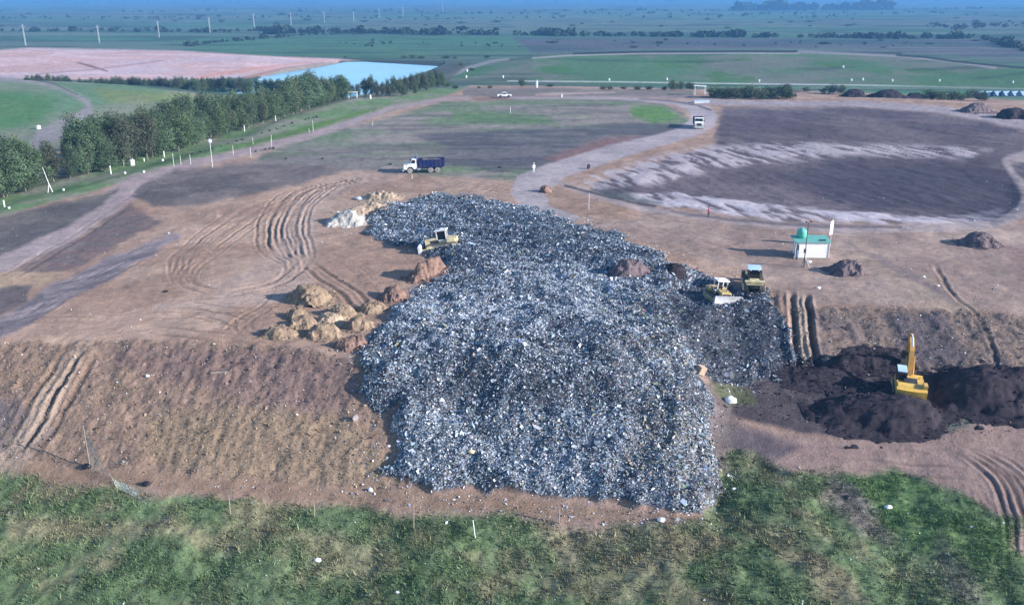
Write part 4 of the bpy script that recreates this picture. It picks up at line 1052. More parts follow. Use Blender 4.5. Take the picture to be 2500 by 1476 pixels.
def dozer(label, paint, roofmat, cabopen=False, bladez=1.05):
    R = empty("bulldozer", label=label, cat="bulldozer", group="crawler machines on the rubbish")
    for s in (-1,1): track_unit(R, s*1.05, 4.3, 1.15, .58)
    body = MB().prism([(-2.1,.75),(2.15,.7),(2.2,1.0),(2.2,1.85),(2.1,1.95),(.55,2.05),(.55,1.55),(-.75,1.55),(-.75,1.8),(-2.1,1.75)], -.72, .72).build("body", paint, R, bevel=.04)
    MB().box((2.215,0,1.4),(.05,1.15,.85)).build("radiator_grille", M['steel'], body)
    for s in (-1,1):
        MB().prism([(-2.0,1.22),(-.8,1.22),(-.8,1.8),(-1.9,1.72)], s*.72, s*1.3).build("tank_side", paint, body, bevel=.03)
        MB().box((.9,s*.73,1.45),(1.1,.03,.5)).build("engine_panel", M['steel'], body)
    # cab posts, glass and roof
    cab = MB()
    for x in (-.72,.5):
        for s in (-1,1): cab.box((x,s*.68,2.3),(.12,.12,1.5))
    cab.box((-.1,0,1.6),(1.35,1.48,.12))
    c = cab.build("cab_frame", roofmat, R)
    if not cabopen: MB().box((-.1,0,2.3),(1.18,1.3,1.25)).build("cab_glass", M['glass'], c)
    else: MB().box((-.35,0,1.95),(.5,.6,.5)).box((-.55,0,2.3),(.14,.6,.6)).build("seat", M['rubber'], c)
    MB().prism([(-.95,3.05),(.72,3.05),(.78,3.12),(.6,3.22),(-.85,3.22)], -.88, .88).build("roof", roofmat, c, bevel=.02)
    MB().tube((1.35,.3,2.0),(1.35,.3,2.75),.07,n=10).tube((1.35,.3,2.75),(1.25,.3,2.9),.065,n=10).build("exhaust_pipe", M['steel'], R)
    MB().tube((1.0,-.3,2.0),(1.0,-.3,2.4),.1,n=10).tube((1.0,-.3,2.4),(1.0,-.3,2.52),.16,n=10).build("air_filter", M['steel'], R)
    # blade with push arms and lift rams
    arc = [(2.95+.22*math.cos(a)-.22, .62+.66*math.sin(a)) for a in np.linspace(-1.35,1.35,9)]
    outer = [(3.02-.25*(((z-.62)/.66)**2-1)*-1, z) for x,z in arc]
    bl = MB().prism([(x-.02,z) for x,z in outer]+[(x-.14,z) for x,z in reversed(outer)], -1.85, 1.85)
    bo = bl.build("blade", M['blade'], R); bo.scale = (1, 1.06, bladez)
    for s in (-1,1):
        MB().box((0,0,0),(3.3,.2,.26), Matrix.Translation((1.35,s*1.48,.5))).build("push_arm", paint, R, bevel=.02)
        MB().tube((2.0,s*.5,1.7),(2.75,s*.5,.9),.07).tube((1.7,s*.5,2.0),(2.2,s*.5,1.5),.1).build("lift_ram", M['steel'], R)
        MB().prism([(2.62,.05),(3.05,.05),(3.05,1.2),(2.8,1.2)], s*1.83, s*1.9).build("blade_end", M['blade'], bo)
    MB().box((-2.35,0,.95),(.35,1.3,.3)).prism([(-2.6,.95),(-2.42,.95),(-2.5,.2),(-2.62,.12)], -.5,-.38).prism([(-2.6,.95),(-2.42,.95),(-2.5,.2),(-2.62,.12)], .38,.5).build("ripper", M['steel'], R)
    MB().box((-.1,.0,3.3),(.25,.9,.1)).build("work_light", M['lamp'], c)
    return R
M['muddyy'] = mat_noise('muddy_yellow_paint', (.56,.40,.16), .7, amt=.25, dirt=(.20,.165,.13), scale=2.2)
d1 = dozer("pale yellow bulldozer with a white cab roof pushing left across the top of the rubbish", M['paley'], M['palew'])
settle(d1, 1082, 599, math.pi - math.radians(3), .5)
d1.scale = (1.03,.95,.86)
d2 = dozer("muddy yellow bulldozer with a wide white blade facing the camera in the rubbish hollow", M['muddyy'], M['palew'], True, 1.4)
settle(d2, 1752, 735, math.radians(-78), .05)
d2.scale = (.86,)*3

def loader(label):
    R = empty("crawler_loader", label=label, cat="crawler loader", group="crawler machines on the rubbish")
    for s in (-1,1): track_unit(R, s*1.0, 3.9, 1.1, .62)
    b = MB().prism([(-2.0,1.0),(1.9,.95),(1.95,1.7),(.6,1.8),(.6,1.45),(-.6,1.45),(-.6,1.72),(-2.05,1.66)], -.62, .62).build("body", M['paley'], R, bevel=.04)
    MB().box((-2.0,0,1.6),(.5,2.5,.26)).box((-2.05,0,1.28),(.4,2.2,.2)).build("rear_deck", M['paley'], b, bevel=.04)
    MB().box((-2.04,0,.9),(.1,1.0,.45)).build("radiator_grille", M['steel'], b)
    c = MB()
    for x in (-.95,.5):
        for s in (-1,1): c.box((x,s*.66,2.25),(.12,.12,1.3))
    c.box((-.2,0,1.68),(1.6,1.45,.1))
    cf = c.build("cab_frame", M['steel'], R)
    MB().box((-.22,0,2.25),(1.35,1.26,1.1)).build("cab_glass", M['glass'], cf)
    MB().prism([(-1.15,2.9),(.7,2.9),(.7,3.0),(-1.05,3.02)], -.85, .85).build("roof", M['paleblue'], cf, bevel=.02)
    for s in (-1,1):
        MB().box((0,0,0),(2.6,.16,.26), Matrix.Translation((1.5,s*.8,1.55))@Matrix.Rotation(math.radians(14),4,'Y')).build("lift_arm", M['paley'], R)
        MB().tube((.8,s*.8,1.0),(1.9,s*.8,1.5),.08).build("lift_ram", M['steel'], R)
        MB().lathe([(.1,0),(.1,.06)],12,Matrix.Translation((-1.1,s*.5,2.86))@Matrix.Rotation(-math.pi/2,4,'Y')).build("work_light", M['lamp'], cf)
    MB().prism([(2.55,.35),(3.6,.3),(3.62,.38),(2.9,.5),(2.75,.9),(2.95,1.45),(2.88,1.5),(2.6,1.0)], -1.35, 1.35).build("bucket", M['steel'], R)
    MB().tube((.9,.25,1.8),(.9,.25,2.55),.06,n=10).build("exhaust_pipe", M['steel'], R)
    return R
l1 = loader("pale yellow crawler loader seen from behind beside the white-bladed bulldozer")
settle(l1, 1838, 702, math.radians(80), .05)
l1.scale = (.92,)*3

def excavator(label):
    R = empty("excavator", label=label, cat="excavator")
    for s in (-1,1): track_unit(R, s*1.2, 4.2, .95, .6)
    MB().box((0,0,.62),(2.4,1.9,.4)).lathe([(.75,.8),(.75,1.05)],20).build("undercarriage", M['steel'], R)
    h = MB().prism([(-2.35,1.08),(-2.5,1.3),(-2.5,2.1),(-2.35,2.35),(-1.35,2.4),(-1.35,2.0),(1.55,1.9),(1.55,1.08)], -1.4, 1.4).build("house", M['yellow'], R, bevel=.05)
    cw = MB()
    for i in range(8):
        a = -1.0+2.0*i/8; cw.prism([(-2.3,1.05),(-2.62-.16*math.cos(a*1.3),1.1),(-2.62-.16*math.cos(a*1.3),2.2),(-2.3,2.36)], a*1.5, (a+.25)*1.5)
    cw.build("counterweight", M['yellow'], h)
    MB().prism([(-1.3,2.4),(-2.3,2.42),(-2.3,2.78),(-1.4,2.75)], -1.5, -1.05).build("side_tower", M['yellow'], h, bevel=.04)
    MB().box((-.55,.0,2.08),(1.3,1.3,.25)).build("engine_cover", M['steel'], h)
    c = MB().prism([(-.2,1.1),(1.6,1.1),(1.75,1.7),(1.35,2.95),(-.2,2.95)], .38, 1.38).build("cab", M['steel'], R, bevel=.03)
    MB().prism([(-.05,1.85),(1.55,1.85),(1.25,2.8),(-.05,2.8)], 1.385, 1.40).build("side_window", M['glass'], c)
    MB().box((-.21,.88,2.35),(.03,.8,.7)).build("rear_window", M['glass'], c)
    MB().box((.55,.88,3.0),(1.5,.95,.1)).build("cab_roof", M['paleblue'], c)
    # boom, stick, bucket
    MB().prism([(.9,1.6),(1.35,1.45),(3.3,4.05),(5.0,4.75),(4.95,5.05),(3.05,4.6),(2.6,4.3)], -.25, .25).build("boom", M['orange'], R, bevel=.03)
    st = MB().prism([(4.55,5.25),(4.95,5.3),(5.35,4.7),(5.75,2.55),(5.5,2.5),(4.85,4.5)], -.18, .18).build("stick", M['orange'], R, bevel=.02)
    MB().prism([(5.35,2.6),(5.8,2.6),(6.05,2.1),(5.9,1.5),(5.2,1.2),(5.0,1.35),(5.45,1.75)], -.5, .5).build("bucket", M['steel'], st)
    for s in (-1,1):
        MB().tube((1.2,s*.4,1.5),(2.1,s*.4,2.6),.1).tube((2.1,s*.4,2.6),(2.75,s*.4,3.5),.06).build("boom_ram", M['orange'], R)
        MB().tube((1.0,s*1.3,2.0),(-.9,s*1.3,2.6),.03).build("handrail", M['steel'], h)
    MB().tube((2.7,0,4.75),(3.8,0,5.25),.1).tube((3.8,0,5.25),(4.6,0,5.3),.06).build("stick_ram", M['palew'], R)
    return R
x1 = excavator("bright yellow excavator seen from behind, half sunk among dark soil heaps below the right bank")
settle(x1, 2214, 962, math.radians(72), .1)
x1.scale = (.92,.92,.88)

def pickup(label):
    R = empty("pickup_truck", label=label, cat="pickup truck")
    b = MB().prism([(-2.5,.55),(-1.95,.5),(-1.85,.8),(-1.5,.98),(-1.15,.8),(-1.05,.5),(.95,.5),(1.05,.8),(1.4,.98),(1.75,.8),(1.85,.5),(2.45,.52),(2.52,.85),(2.42,1.08),(1.25,1.18),(-2.5,1.15)], -.88, .88).build("body", M['white'], R, bevel=.04)
    c = MB().prism([(1.2,1.15),(.55,1.75),(-.75,1.78),(-.95,1.15)], -.78, .78).build("cabin", M['white'], R, bevel=.04)
    for s in (-1,1):
        MB().prism([(.95,1.22),(.5,1.67),(-.68,1.69),(-.8,1.22)], s*.78, s*.80).build("side_window", M['glass'], c)
        MB().lathe([(.12,0),(.12,.04)],12,Matrix.Translation((2.5,s*.62,.88))@Matrix.Rotation(math.pi/2,4,'Y')).build("headlight", M['lamp'], R)
        for x in (-1.5,1.4): wheel(R, x, s*.78, .36, .24, M['rubber'], M['chrome'], s)
    MB().add([(1.17,-.68,1.22),(1.17,.68,1.22),(.62,.66,1.70),(.62,-.66,1.70),(1.2,-.68,1.23),(1.2,.68,1.23),(.65,.66,1.72),(.65,-.66,1.72)], [(0,1,2,3),(4,7,6,5),(0,4,5,1),(1,5,6,2),(2,6,7,3),(3,7,4,0)]).build("windscreen", M['glass'], c)
    MB().box((-1.72,0,1.16),(1.4,1.5,.06)).build("load_bed", M['steel'], R)
    MB().box((2.52,0,.6),(.12,1.7,.2)).build("bumper", M['steel'], R); 
    return R
p1 = pickup("small white pickup truck parked on the track at the far rim of the platform")
settle(p1, 1231, 238, math.pi + .1, .02, False)

# ------------------------------------------------------------------ the site hut, mast and sign
hp_ = un(1985, 632)
hut = empty("site_hut", label="small white hut with a teal sheet roof standing on the dirt apron", cat="hut")
HW, HD, HH = 3.95, 2.5, 2.15
wl = MB().box((0,HD/2,HH/2+.1),(HW,HD,HH)).build("wall", M['wall'], hut, bevel=.02)
MB().box((0,HD/2,.03),(HW+.2,HD+.2,.3)).build("plinth", M['wood'], hut)
rf = MB().add([(-2.5,-.18,2.28),(2.12,-.18,2.28),(2.12,2.75,2.5),(-2.5,2.75,2.5),(-2.5,-.18,2.36),(2.12,-.18,2.36),(2.12,2.75,2.58),(-2.5,2.75,2.58)],[(0,3,2,1),(4,5,6,7),(0,1,5,4),(1,2,6,5),(2,3,7,6),(3,0,4,7)]).build("roof", M['teal'], hut)
MB().box((.95,.5,2.47),(.35,.4,.14)).build("vent", M['steel'], rf); MB().box((1.4,.55,2.47),(.3,.35,.12)).build("vent", M['steel'], rf)
MB().box((-HW/2-.012,1.3,1.15),(.03,.85,1.95)).build("door", M['bluesheet'], hut)
MB().box((-HW/2-.012,.35,1.45),(.03,.6,.7)).build("window", M['glass'], hut)
MB().box((-HW/2-.5,.3,.15),(.06,.06,.3)).tube((-2.42,-.05,0),(-2.42,-.05,2.3),.05).tube((-2.42,2.6,0),(-2.42,2.6,2.5),.05).build("porch_post", M['palew'], hut)
MB().tube((HW/2-.05,-.03,.15),(HW/2-.05,-.03,2.28),.04).build("downpipe", M['palew'], hut)
hut.location = (hp_[0]+.0, hp_[1], hp_[2]); hut.rotation_euler = (0,0,math.radians(-2)); hut.scale = (1.02,1.02,1.0)
tk = empty("water_tank", label="teal plastic water tank set on the left end of the hut roof", cat="water tank")
MB().lathe([(.55,0),(.66,.1),(.66,.85),(.58,1.05),(.25,1.18),(.22,1.25)],22).build("drum", M['tank'], tk, smooth=True)
MB().lathe([(.24,1.25),(.24,1.33)],16).build("lid", M['tank'], tk)
tk.location = (hp_[0]-1.25, hp_[1]+1.9, hp_[2]+2.5)
ms = empty("light_mast", label="thin tall mast on splayed legs in front of the hut's left corner", cat="mast")
p = un(1962, 652)
s = scale_at(p); H_ = 106/s/math.cos(PITCH-.02)
MB().tube((0,0,0),(.0,0,H_),.07,.045).build("pole", M['steel'], ms)
MB().tube((0,0,1.5),(-.32,-.1,-.1),.03).build("leg", M['steel'], ms); MB().tube((0,0,1.5),(.75,-.2,-.1),.03).build("leg", M['palew'], ms); MB().tube((0,0,1.5),(.1,.8,-.1),.03).build("leg", M['palew'], ms)
MB().tube((-.35,0,H_),(.35,0,H_+.06),.03).build("crossbar", M['steel'], ms)
for x in (-.3,.3): MB().box((x,-.05,H_+.12),(.22,.12,.16)).build("floodlight", M['steel'], ms)
MB().box((-.08,-.06,2.2),(.25,.2,.5)).build("control_box", M['steel'], ms)
ms.location = p
sg = empty("sign_board", label="blank white board on a thin pole behind the hut's right corner", cat="sign board")
p = un(2026, 600); s = scale_at(p)
MB().tube((0,0,0),(0,0,32/s+2.2),.04).build("pole", M['palew'], sg)
MB().box((0,.05,28/s+1.0),(1.0,.05,1.95), Matrix.Rotation(math.radians(48),4,'Z')).build("board", M['bag'], sg, bevel=.01)
MB().box((0,.05,28/s+1.0),(1.04,.03,.06), Matrix.Rotation(math.radians(48),4,'Z')).build("frame", M['palew'], sg)
sg.location = p
# ------------------------------------------------------------------ people
def person(label, shirt, trousers, hairc, pose):
    R = empty("person", label=label, cat="person")
    me = bpy.data.meshes.new("body"); ob = bpy.data.objects.new("body", me); COL.objects.link(ob)
    vs = []; es = []; rad = []
    def j(p, r, par=None):
        vs.append(p); rad.append(r)
        if par is not None: es.append((par, len(vs)-1))
        return len(vs)-1
    pel = j((0,0,.95),(.16,.11)); ab = j((0,.0,1.12),(.145,.10),pel); ch = j((0,0,1.32),(.175,.115),ab); nk = j((0,0,1.5),(.06,.06),ch)
    hd0 = j((0,-.01,1.585),(.075,.08),nk); hd1 = j((0,-.015,1.66),(.085,.10),hd0); hd2 = j((0,-.01,1.74),(.065,.075),hd1)
    j((0,-.125,1.645),(.012,.012),hd1); j((.095,0,1.645),(.012,.022),hd1); j((-.095,0,1.645),(.012,.022),hd1)
    for s in (-1,1):
        sp = pose*s
        sh = j((s*.20,0,1.43),(.065,.065),ch); el = j((s*.27,.02-sp*.08,1.16),(.045,.045),sh); wr = j((s*.29,-.06-sp*.14,.92),(.028,.03),el)
        pa = j((s*.29,-.075-sp*.16,.86),(.022,.04),wr)
        for k, (dy, ln) in enumerate(((-.032,.075),(-.011,.088),(.010,.082),(.030,.065))):
            f1_ = j((s*.292,-.08-sp*.16+dy,.80),(.009,.009),pa); j((s*.28,-.09-sp*.16+dy,.80-ln*.7),(.007,.007),f1_)
        th = j((s*.275,-.115-sp*.16,.85),(.010,.010),pa); j((s*.265,-.135-sp*.16,.805),(.008,.008),th)
        hipj = j((s*.095,0,.88),(.095,.10),pel); kn = j((s*.11,-.03-sp*.12,.49),(.06,.065),hipj); an = j((s*.12,.02+sp*.14,.09),(.04,.045),kn)
        j((s*.13,-.14+sp*.14,.035),(.04,.03),an)
    me.from_pydata(vs, es, [])
    sk = ob.modifiers.new("skin", 'SKIN'); ob.modifiers.new("sub", 'SUBSURF').levels = 1
    for v, r_ in zip(me.skin_vertices[0].data, rad): v.radius = r_
    me.skin_vertices[0].data[0].use_root = True
    dg = bpy.context.evaluated_depsgraph_get(); ev = ob.evaluated_get(dg)
    m2 = bpy.data.meshes.new_from_object(ev); bpy.data.objects.remove(ob)
    m2.name = "body"; m2.materials.clear()
    for m in (M['skin'], shirt, trousers, M['rubber']): m2.materials.append(m)
    for q in m2.polygons:
        z = q.center.z; ax = abs(q.center.x); q.use_smooth = True
        q.material_index = 3 if z < .10 else (0 if (z > 1.48 or (ax > .24 and z < .95)) else (1 if (z > .98 or ax > .215) else 2))
    b = bpy.data.objects.new("body", m2); link(b, R)
    hm_ = MB().lathe([(.105,1.68),(.11,1.72),(.09,1.79),(.045,1.83),(.01,1.84)],16, Matrix.Translation((0,.01,0))).build("hair", hairc, R, smooth=True)
    for s in (-1,1): MB().lathe([(.012,-.005),(.012,.005)],8,Matrix.Translation((s*.034,-.105,1.665))@Matrix.Rotation(math.pi/2,4,'X')).build("eye", M['rubber'], b)
    MB().box((0,-.1,1.60),(.05,.02,.012)).build("mouth", M['red'], b)
    return R
M['skin'] = mat_noise("skin", (.32,.19,.13), .6, amt=.08)
M['cloth_white'] = mat_noise("white_cloth", (.82,.82,.82), .85, amt=.06)
M['cloth_red'] = mat_noise("red_cloth", (.42,.05,.07), .85, amt=.1)
M['cloth_dark'] = mat_noise("dark_cloth", (.03,.025,.035), .9, amt=.15)
M['cloth_grey'] = mat_noise("pale_grey_cloth", (.55,.57,.6), .9, amt=.1)
w1 = person("person all in white standing where the haul road meets the platform", M['cloth_white'], M['cloth_grey'], M['cloth_white'], .3)
p = un(1303, 423); w1.location = p; w1.rotation_euler = (0,0,.5); w1.scale = (1.15,)*3
w2 = person("person in a red top and dark trousers walking on the dirt below the pale streaks", M['cloth_red'], M['cloth_dark'], M['rubber'], 1.0)
p = un(1729, 531); w2.location = p; w2.rotation_euler = (0,0,1.2); w2.scale = (1.0,)*3

# ------------------------------------------------------------------ soil heaps
def heap_mat(name, c): return mat_noise(name, c, .95, amt=.5, scale=1.6, bump=.8, spec=.1)
HM = {'tan': heap_mat("tan_soil", (.235,.172,.12)), 'sand': heap_mat("pale_sand", (.34,.26,.19)), 'brown': heap_mat("brown_soil", (.16,.115,.095)), 'dark': heap_mat("dark_soil", (.034,.028,.035)), 'red': heap_mat("reddish_soil", (.20,.128,.10)), 'white': heap_mat("whitish_spoil", (.42,.39,.35)), 'purple': heap_mat("grey_brown_soil", (.13,.10,.105))}
hn = [0]
def heap(px, py, wpx, hpx, mat, label, dep=.8, rz=0.0, rough=.28, group=None, peaks=None, sharp=1.2):
    hn[0] += 1; seed = hn[0]*7
    p = un(px, py); s = scale_at(p); rx = wpx/2/s; ry = rx*dep
    h = .8*hpx/s/math.cos(PITCH)
    k_ = (p[1]+ry*.72)/p[1]; p = np.array([p[0]*k_, p[1]*k_, 0.0]); p[2] = float(Hs(p[0], p[1]))
    n = 72; g = np.linspace(-1.12, 1.12, n); U, Vv = np.meshgrid(g, g)
    pk = peaks or [(0, 0, 1, 1)]
    prof = np.zeros(U.shape)
    rr_ = random.Random(seed)
    if len(pk) == 1: pk = [(rr_.uniform(-.08,.08), rr_.uniform(-.1,.1), .92, 1)] + [(rr_.uniform(-.45,.45), rr_.uniform(-.45,.45), rr_.uniform(.4,.6), rr_.uniform(.5,.8)) for _ in range(3)]
    ang = fbm(U*1.6+seed, Vv*1.6, 3, seed)-.5; ang2 = fbm(U*4.5+seed, Vv*4.5, 3, seed+5)-.5
    for (cx, cy, rr, hh) in pk:
        q = np.sqrt((U-cx)**2+(Vv-cy)**2)/rr*(1+.7*ang+.45*ang2)
        prof = 1-(1-prof)*(1-.92*hh*np.clip(1-q*q, 0, 1)**(1.15*sharp))
    skirt = .10*np.clip(1-np.sqrt(U*U+Vv*Vv)/1.08*(1+.6*ang+.5*ang2), 0, 1)**.5
    prof = np.maximum(prof, skirt)
    nz = (fbm(U*3.2+seed, Vv*3.2, 4, seed+1)-.5); n2_ = (fbm(U*10+seed, Vv*10, 4, seed+2)-.5)
    z = h*(prof*(1+rough*1.3*nz) + rough*.5*n2_*np.minimum(prof*4, 1))
    c, s_ = math.cos(rz), math.sin(rz)
    x = p[0] + (U*rx)*c - (Vv*ry)*s_; y = p[1] + (U*rx)*s_ + (Vv*ry)*c
    gz = Hs(x, y)
    zz = np.where(prof > .012, gz + np.maximum(z, .02), gz - .25)
    ii = np.arange(n*n).reshape(n, n)
    keep = (prof > 0.0); kf = keep[:-1,:-1]|keep[1:,:-1]|keep[:-1,1:]|keep[1:,1:]
    f = np.stack([ii[:-1,:-1], ii[:-1,1:], ii[1:,1:], ii[1:,:-1]], -1)[kf]
    V = np.stack([x-p[0], y-p[1], zz-p[2]], -1).reshape(-1,3)
    u, inv = np.unique(f, return_inverse=True)
    Fq = inv.reshape(-1,4); Vq = V[u]
    rq = np.random.default_rng(seed); nc = int(min(420, 60 + 30*rx*ry)); ks = rq.choice(len(Vq), nc)
    Vc, Fc, _ = facets(Vq[ks], .9, np.clip(rq.lognormal(math.log(.11+.012*rx), .4, nc), .05, .4), np.ones((nc,3)), .6, seed)
    o = mesh_np("soil_heap", np.concatenate([Vq, Vc]), np.concatenate([Fq[:,[0,1,2]], Fq[:,[0,2,3]], Fc+len(Vq)]), HM[mat], smooth=False)
    o.location = p
    return tag(o, label, "soil heap", group)
GH = "tipped soil heaps left of the rubbish"
heap(763, 744, 122, 46, 'tan', "largest of the tan soil heaps, a rough mound at the top left of the cluster", 1.0, group=GH, rough=.4)
heap(727, 785, 62, 30, 'tan', "small pale soil heap just below the largest tan heap", 1.1, group=GH)
heap(747, 803, 84, 30, 'tan', "rounded tan soil heap in the middle of the cluster, left of the grooved one", .9, group=GH)
heap(690, 828, 110, 30, 'tan', "leftmost tan soil heap, with dry tufts, at the bottom of the cluster", .8, group=GH)
heap(793, 830, 100, 34, 'tan', "tan soil heap at the bottom of the cluster, right of the leftmost one", .85, group=GH)
heap(838, 775, 92, 34, 'tan', "tan soil heap at the end of the double wheel track", .9, group=GH)
heap(806, 792, 80, 26, 'sand', "pale tan soil heap in the centre of the cluster", .8, group=GH)
heap(875, 808, 80, 34, 'tan', "tan soil heap on the right of the cluster, next to the rubbish", 1.0, group=GH)
heap(858, 855, 92, 32, 'red', "reddish soil heap at the brink of the bank, lowest of the cluster", .8, group=GH)
heap(905, 765, 86, 24, 'tan', "low tan soil heap at the upper right of the cluster beside the rubbish edge", .9, group=GH)
heap(962, 735, 78, 36, 'red', "small reddish heap on its own between the long bank of earth and the cluster", 1.0, group=GH)
heap(1044, 682, 128, 52, 'red', "long reddish bank of earth along the rubbish edge below the pale bulldozer", .8, rz=.9, rough=.3, peaks=[(-.5,0,.5,.8),(-.15,0,.55,.95),(.25,.02,.55,1),(.6,0,.4,.8)], group=None)
heap(848, 552, 110, 36, 'white', "whitish-tipped spoil heap at the upper left edge of the rubbish", 1.0, rough=.25)
heap(890, 530, 120, 24, 'sand', "pale sand ridge behind the whitish spoil heap", 1.0, rz=.6, peaks=[(-.4,0,.6,.9),(0,0,.6,1),(.4,0,.6,.9)])
heap(930, 494, 105, 22, 'sand', "broken rubble-like heap of pale earth above the sand ridge", 1.0, rough=.5, peaks=[(-.35,0,.5,.8),(.05,.1,.5,1),(.45,-.1,.45,.85)])
heap(1532, 672, 118, 40, 'purple', "dark soil heap on the right shoulder of the rubbish", .8, rough=.3, peaks=[(-.1,0,.9,1),(.45,0,.5,.7)])
heap(2062, 672, 100, 34, 'purple', "grey-brown soil heap on the apron just right of the hut", .9, rough=.3)
heap(2385, 606, 110, 36, 'purple', "lone dark-sided soil heap near the bend at the right", .9, rough=.2)
heap(2383, 277, 86, 28, 'purple', "flat-topped soil heap by the track at the far right", .8, rough=.15, peaks=[(-.2,0,.8,1),(.3,0,.6,.95)])
heap(2478, 290, 100, 30, 'dark', "very dark soil heap at the right edge, right of the flat-topped one", .8, rough=.15)
heap(2215, 985, 190, 26, 'dark', "low pad of dark soil right under the excavator", .8, rough=.3)
heap(2140, 1066, 340, 66, 'dark', "big dark soil heap with scraps of rubbish, in front of the excavator", .7, rough=.25, peaks=[(.12,0,.75,1),(-.45,0,.6,.6),(.4,-.1,.5,.75)], sharp=1.0)
heap(2420, 1018, 350, 88, 'dark', "dark soil heap right of the excavator, running out of the picture", .75, rough=.22, peaks=[(-.15,0,.8,1),(.4,0,.6,.9)], sharp=1.0)
heap(1990, 950, 200, 22, 'dark', "low dark soil ridge at the foot of the deep wheel ruts", .7, rough=.3, peaks=[(-.4,0,.6,.8),(.1,0,.6,1),(.5,0,.5,.8)])
heap(2120, 915, 200, 26, 'dark', "low dark soil ridge behind the excavator at the foot of the bank", .6, rough=.4, peaks=[(-.5,0,.5,.8),(0,0,.5,1),(.5,0,.5,.8)])
heap(1650, 672, 60, 12, 'dark', "little dark spoil heap at the brim of the hollow", .9)
heap(1332, 470, 34, 18, 'red', "small dark red clod heap at the right edge of the road junction", 1.0)
for px, py, w, h_ in [(1895,235,90,12),(2085,237,80,20),(2170,239,120,22),(2230,240,70,16)]:
    heap(px, py, w, h_, 'dark', "dark earth bank in the row at the foot of the green mound", .5, group="dark earth banks below the green mound", rough=.3)
# ------------------------------------------------------------------ posts, poles and wells
GP = "power poles across the far plain"
for i, (px, yt, yb) in enumerate([(63,67,117),(243,63,105),(389,52,92),(513,44,80),(621,34,67),(711,31,61),(792,29,55),(864,29,52),(926,21,44),(984,18,40),(1081,4,31)]):
    dpl = float(d_of(yb, PL)) if i else 812.0
    zc = dpl*CP-(PL-CAMZ)*SP; x = (px-CX)*zc/FPX; h = (yb-yt)*zc/FPX
    k = max(1.0, dpl/900)**.5
    R = empty("power_pole", (x, dpl, PL-.3), label="pale power pole, %s" % ("nearest of the line, beyond the red field" if i == 0 else ("second of the line from the left" if i == 1 else ("lone power pole far right of the line, under the horizon" if i == 10 else "small in the line crossing the hazy plain"))), cat="power pole", group=GP if 2 <= i <= 9 else None)
    for s in (-1,1): MB().tube((s*.38,0,0),(s*.3,0,h),.22*k,.16*k,8).build("pole", M['polec'], R)
    MB().box((0,0,h*.9),(5.2,.25,.3)).build("crossarm", M['polec'], R)
    ins = MB()
    for q in (-2.3,0,2.3): ins.tube((q,0,h*.9),(q,0,h*.9-.9),.1)
    ins.build("insulators", M['steel'], R)
def post(px, yb, yt, mat, label, group, name="fence_post", cat="fence post", r=.05, lean=0.0, cap=None):
    p = un(px, yb); h = (yb-yt)/scale_at(p)/math.cos(PITCH)
    o = MB().tube((0,0,-.3),(lean*h,0,h),r,r*.85,8)
    o.lathe([(r*1.15,h-.06),(r*1.15,h-.01),(r*.5,h+.04)],8,Matrix.Translation((lean*h,0,0)))
    o = o.build(name, M[mat], None); o.location = p
    return tag(o, label, cat, group)
GF = "fence posts along the grass strip"
for px, yb, yt in [(425,407,376),(442,402,376),(466,402,379),(570,378,357),(613,385,362),(618,352,338),(663,358,342),(663,345,330),(765,322,296),(755,324,315),(910,308,297),]:
    post(px, yb, yt, 'palew', "thin pale fence post on the grass strip beside the long left road", GF, r=.042)
GF2 = "leaning fence posts in the near grass"
for px, yb, yt, le in [(562,1254,1203,0),(768,1262,1222,0),(1010,1290,1230,.05),(1364,1276,1235,0)]:
    post(px, yb, yt, 'wood', "slim weathered fence post standing in the near grass below the bank", GF2, r=.045, lean=.03)
post(1161, 1312, 1266, 'palew', "leaning bright white stake in the near grass, below the middle of the rubbish", None, "stake", "stake", .045, -.12)
post(1957, 1486, 1462, 'palew', "short white stake at the bottom edge of the picture", None, "stake", "stake", .04)
post(1437, 510, 474, 'pinkpost', "pinkish marker post beside the ring road, right of the junction", None, "marker_post", "post", .075)
post(2213, 655, 625, 'wood', "thin dark post in the middle of the right dirt apron", None, "marker_post", "post", .045)
GM = "thin dark posts on the right apron"
for px, yb, yt in [(2266,680,655),(2328,715,694),(2378,745,722),(2090,592,568)]:
    post(px, yb, yt, 'wood', "thin dark post in the line running down the right dirt apron", GM, "marker_post", "post", .04)
post(1006, 436, 427, 'palew', "tiny pale peg in front of the blue dump truck", None, "marker_post", "post", .05)
post(1246, 276, 262, 'palew', "thin pale post in the middle of the green-grey field", None, "marker_post", "post", .07)
GW = "white posts along the tree row"
for px, yb, yt in [(271,425,406),(401,384,370),(509,339,327),(597,321,307),(673,296,284),(11,505,490),(352,394,387)]:
    post(px, yb, yt, 'concrete', "short white post at the foot of the long tree row", GW, "marker_post", "post", .14)
ap = empty("a_frame_marker", un(123, 470), label="pale A-shaped frame at the foot of the trees near the left edge", cat="frame")
for s in (-1,1): MB().tube((s*.5,0,-.2),(0,0,1.6),.07).build("leg", M['palew'], ap)
MB().tube((0,0,1.5),(-.7,.1,4.6),.06,.04).build("stay", M['palew'], ap)
def well(px, yb, wpx, hpx, label, group, name="well_cap", cat="well cap"):
    p = un(px, yb); s = scale_at(p); r = wpx/2/s; h = hpx/s
    R = empty(name, (p[0], p[1], p[2]-.1), label=label, cat=cat, group=group)
    MB().lathe([(r*.95,0),(r,h*.1),(r,h*.8),(r*1.1,h*.82),(r*1.1,h*.96),(r*.6,h*1.02)],16).build("drum", M['concrete'], R)
    MB().tube((r*.3,0,h),(r*.3,0,h*1.25),r*.18).build("pipe", M['concrete'], R)
GW1 = "white well caps on the green mound"
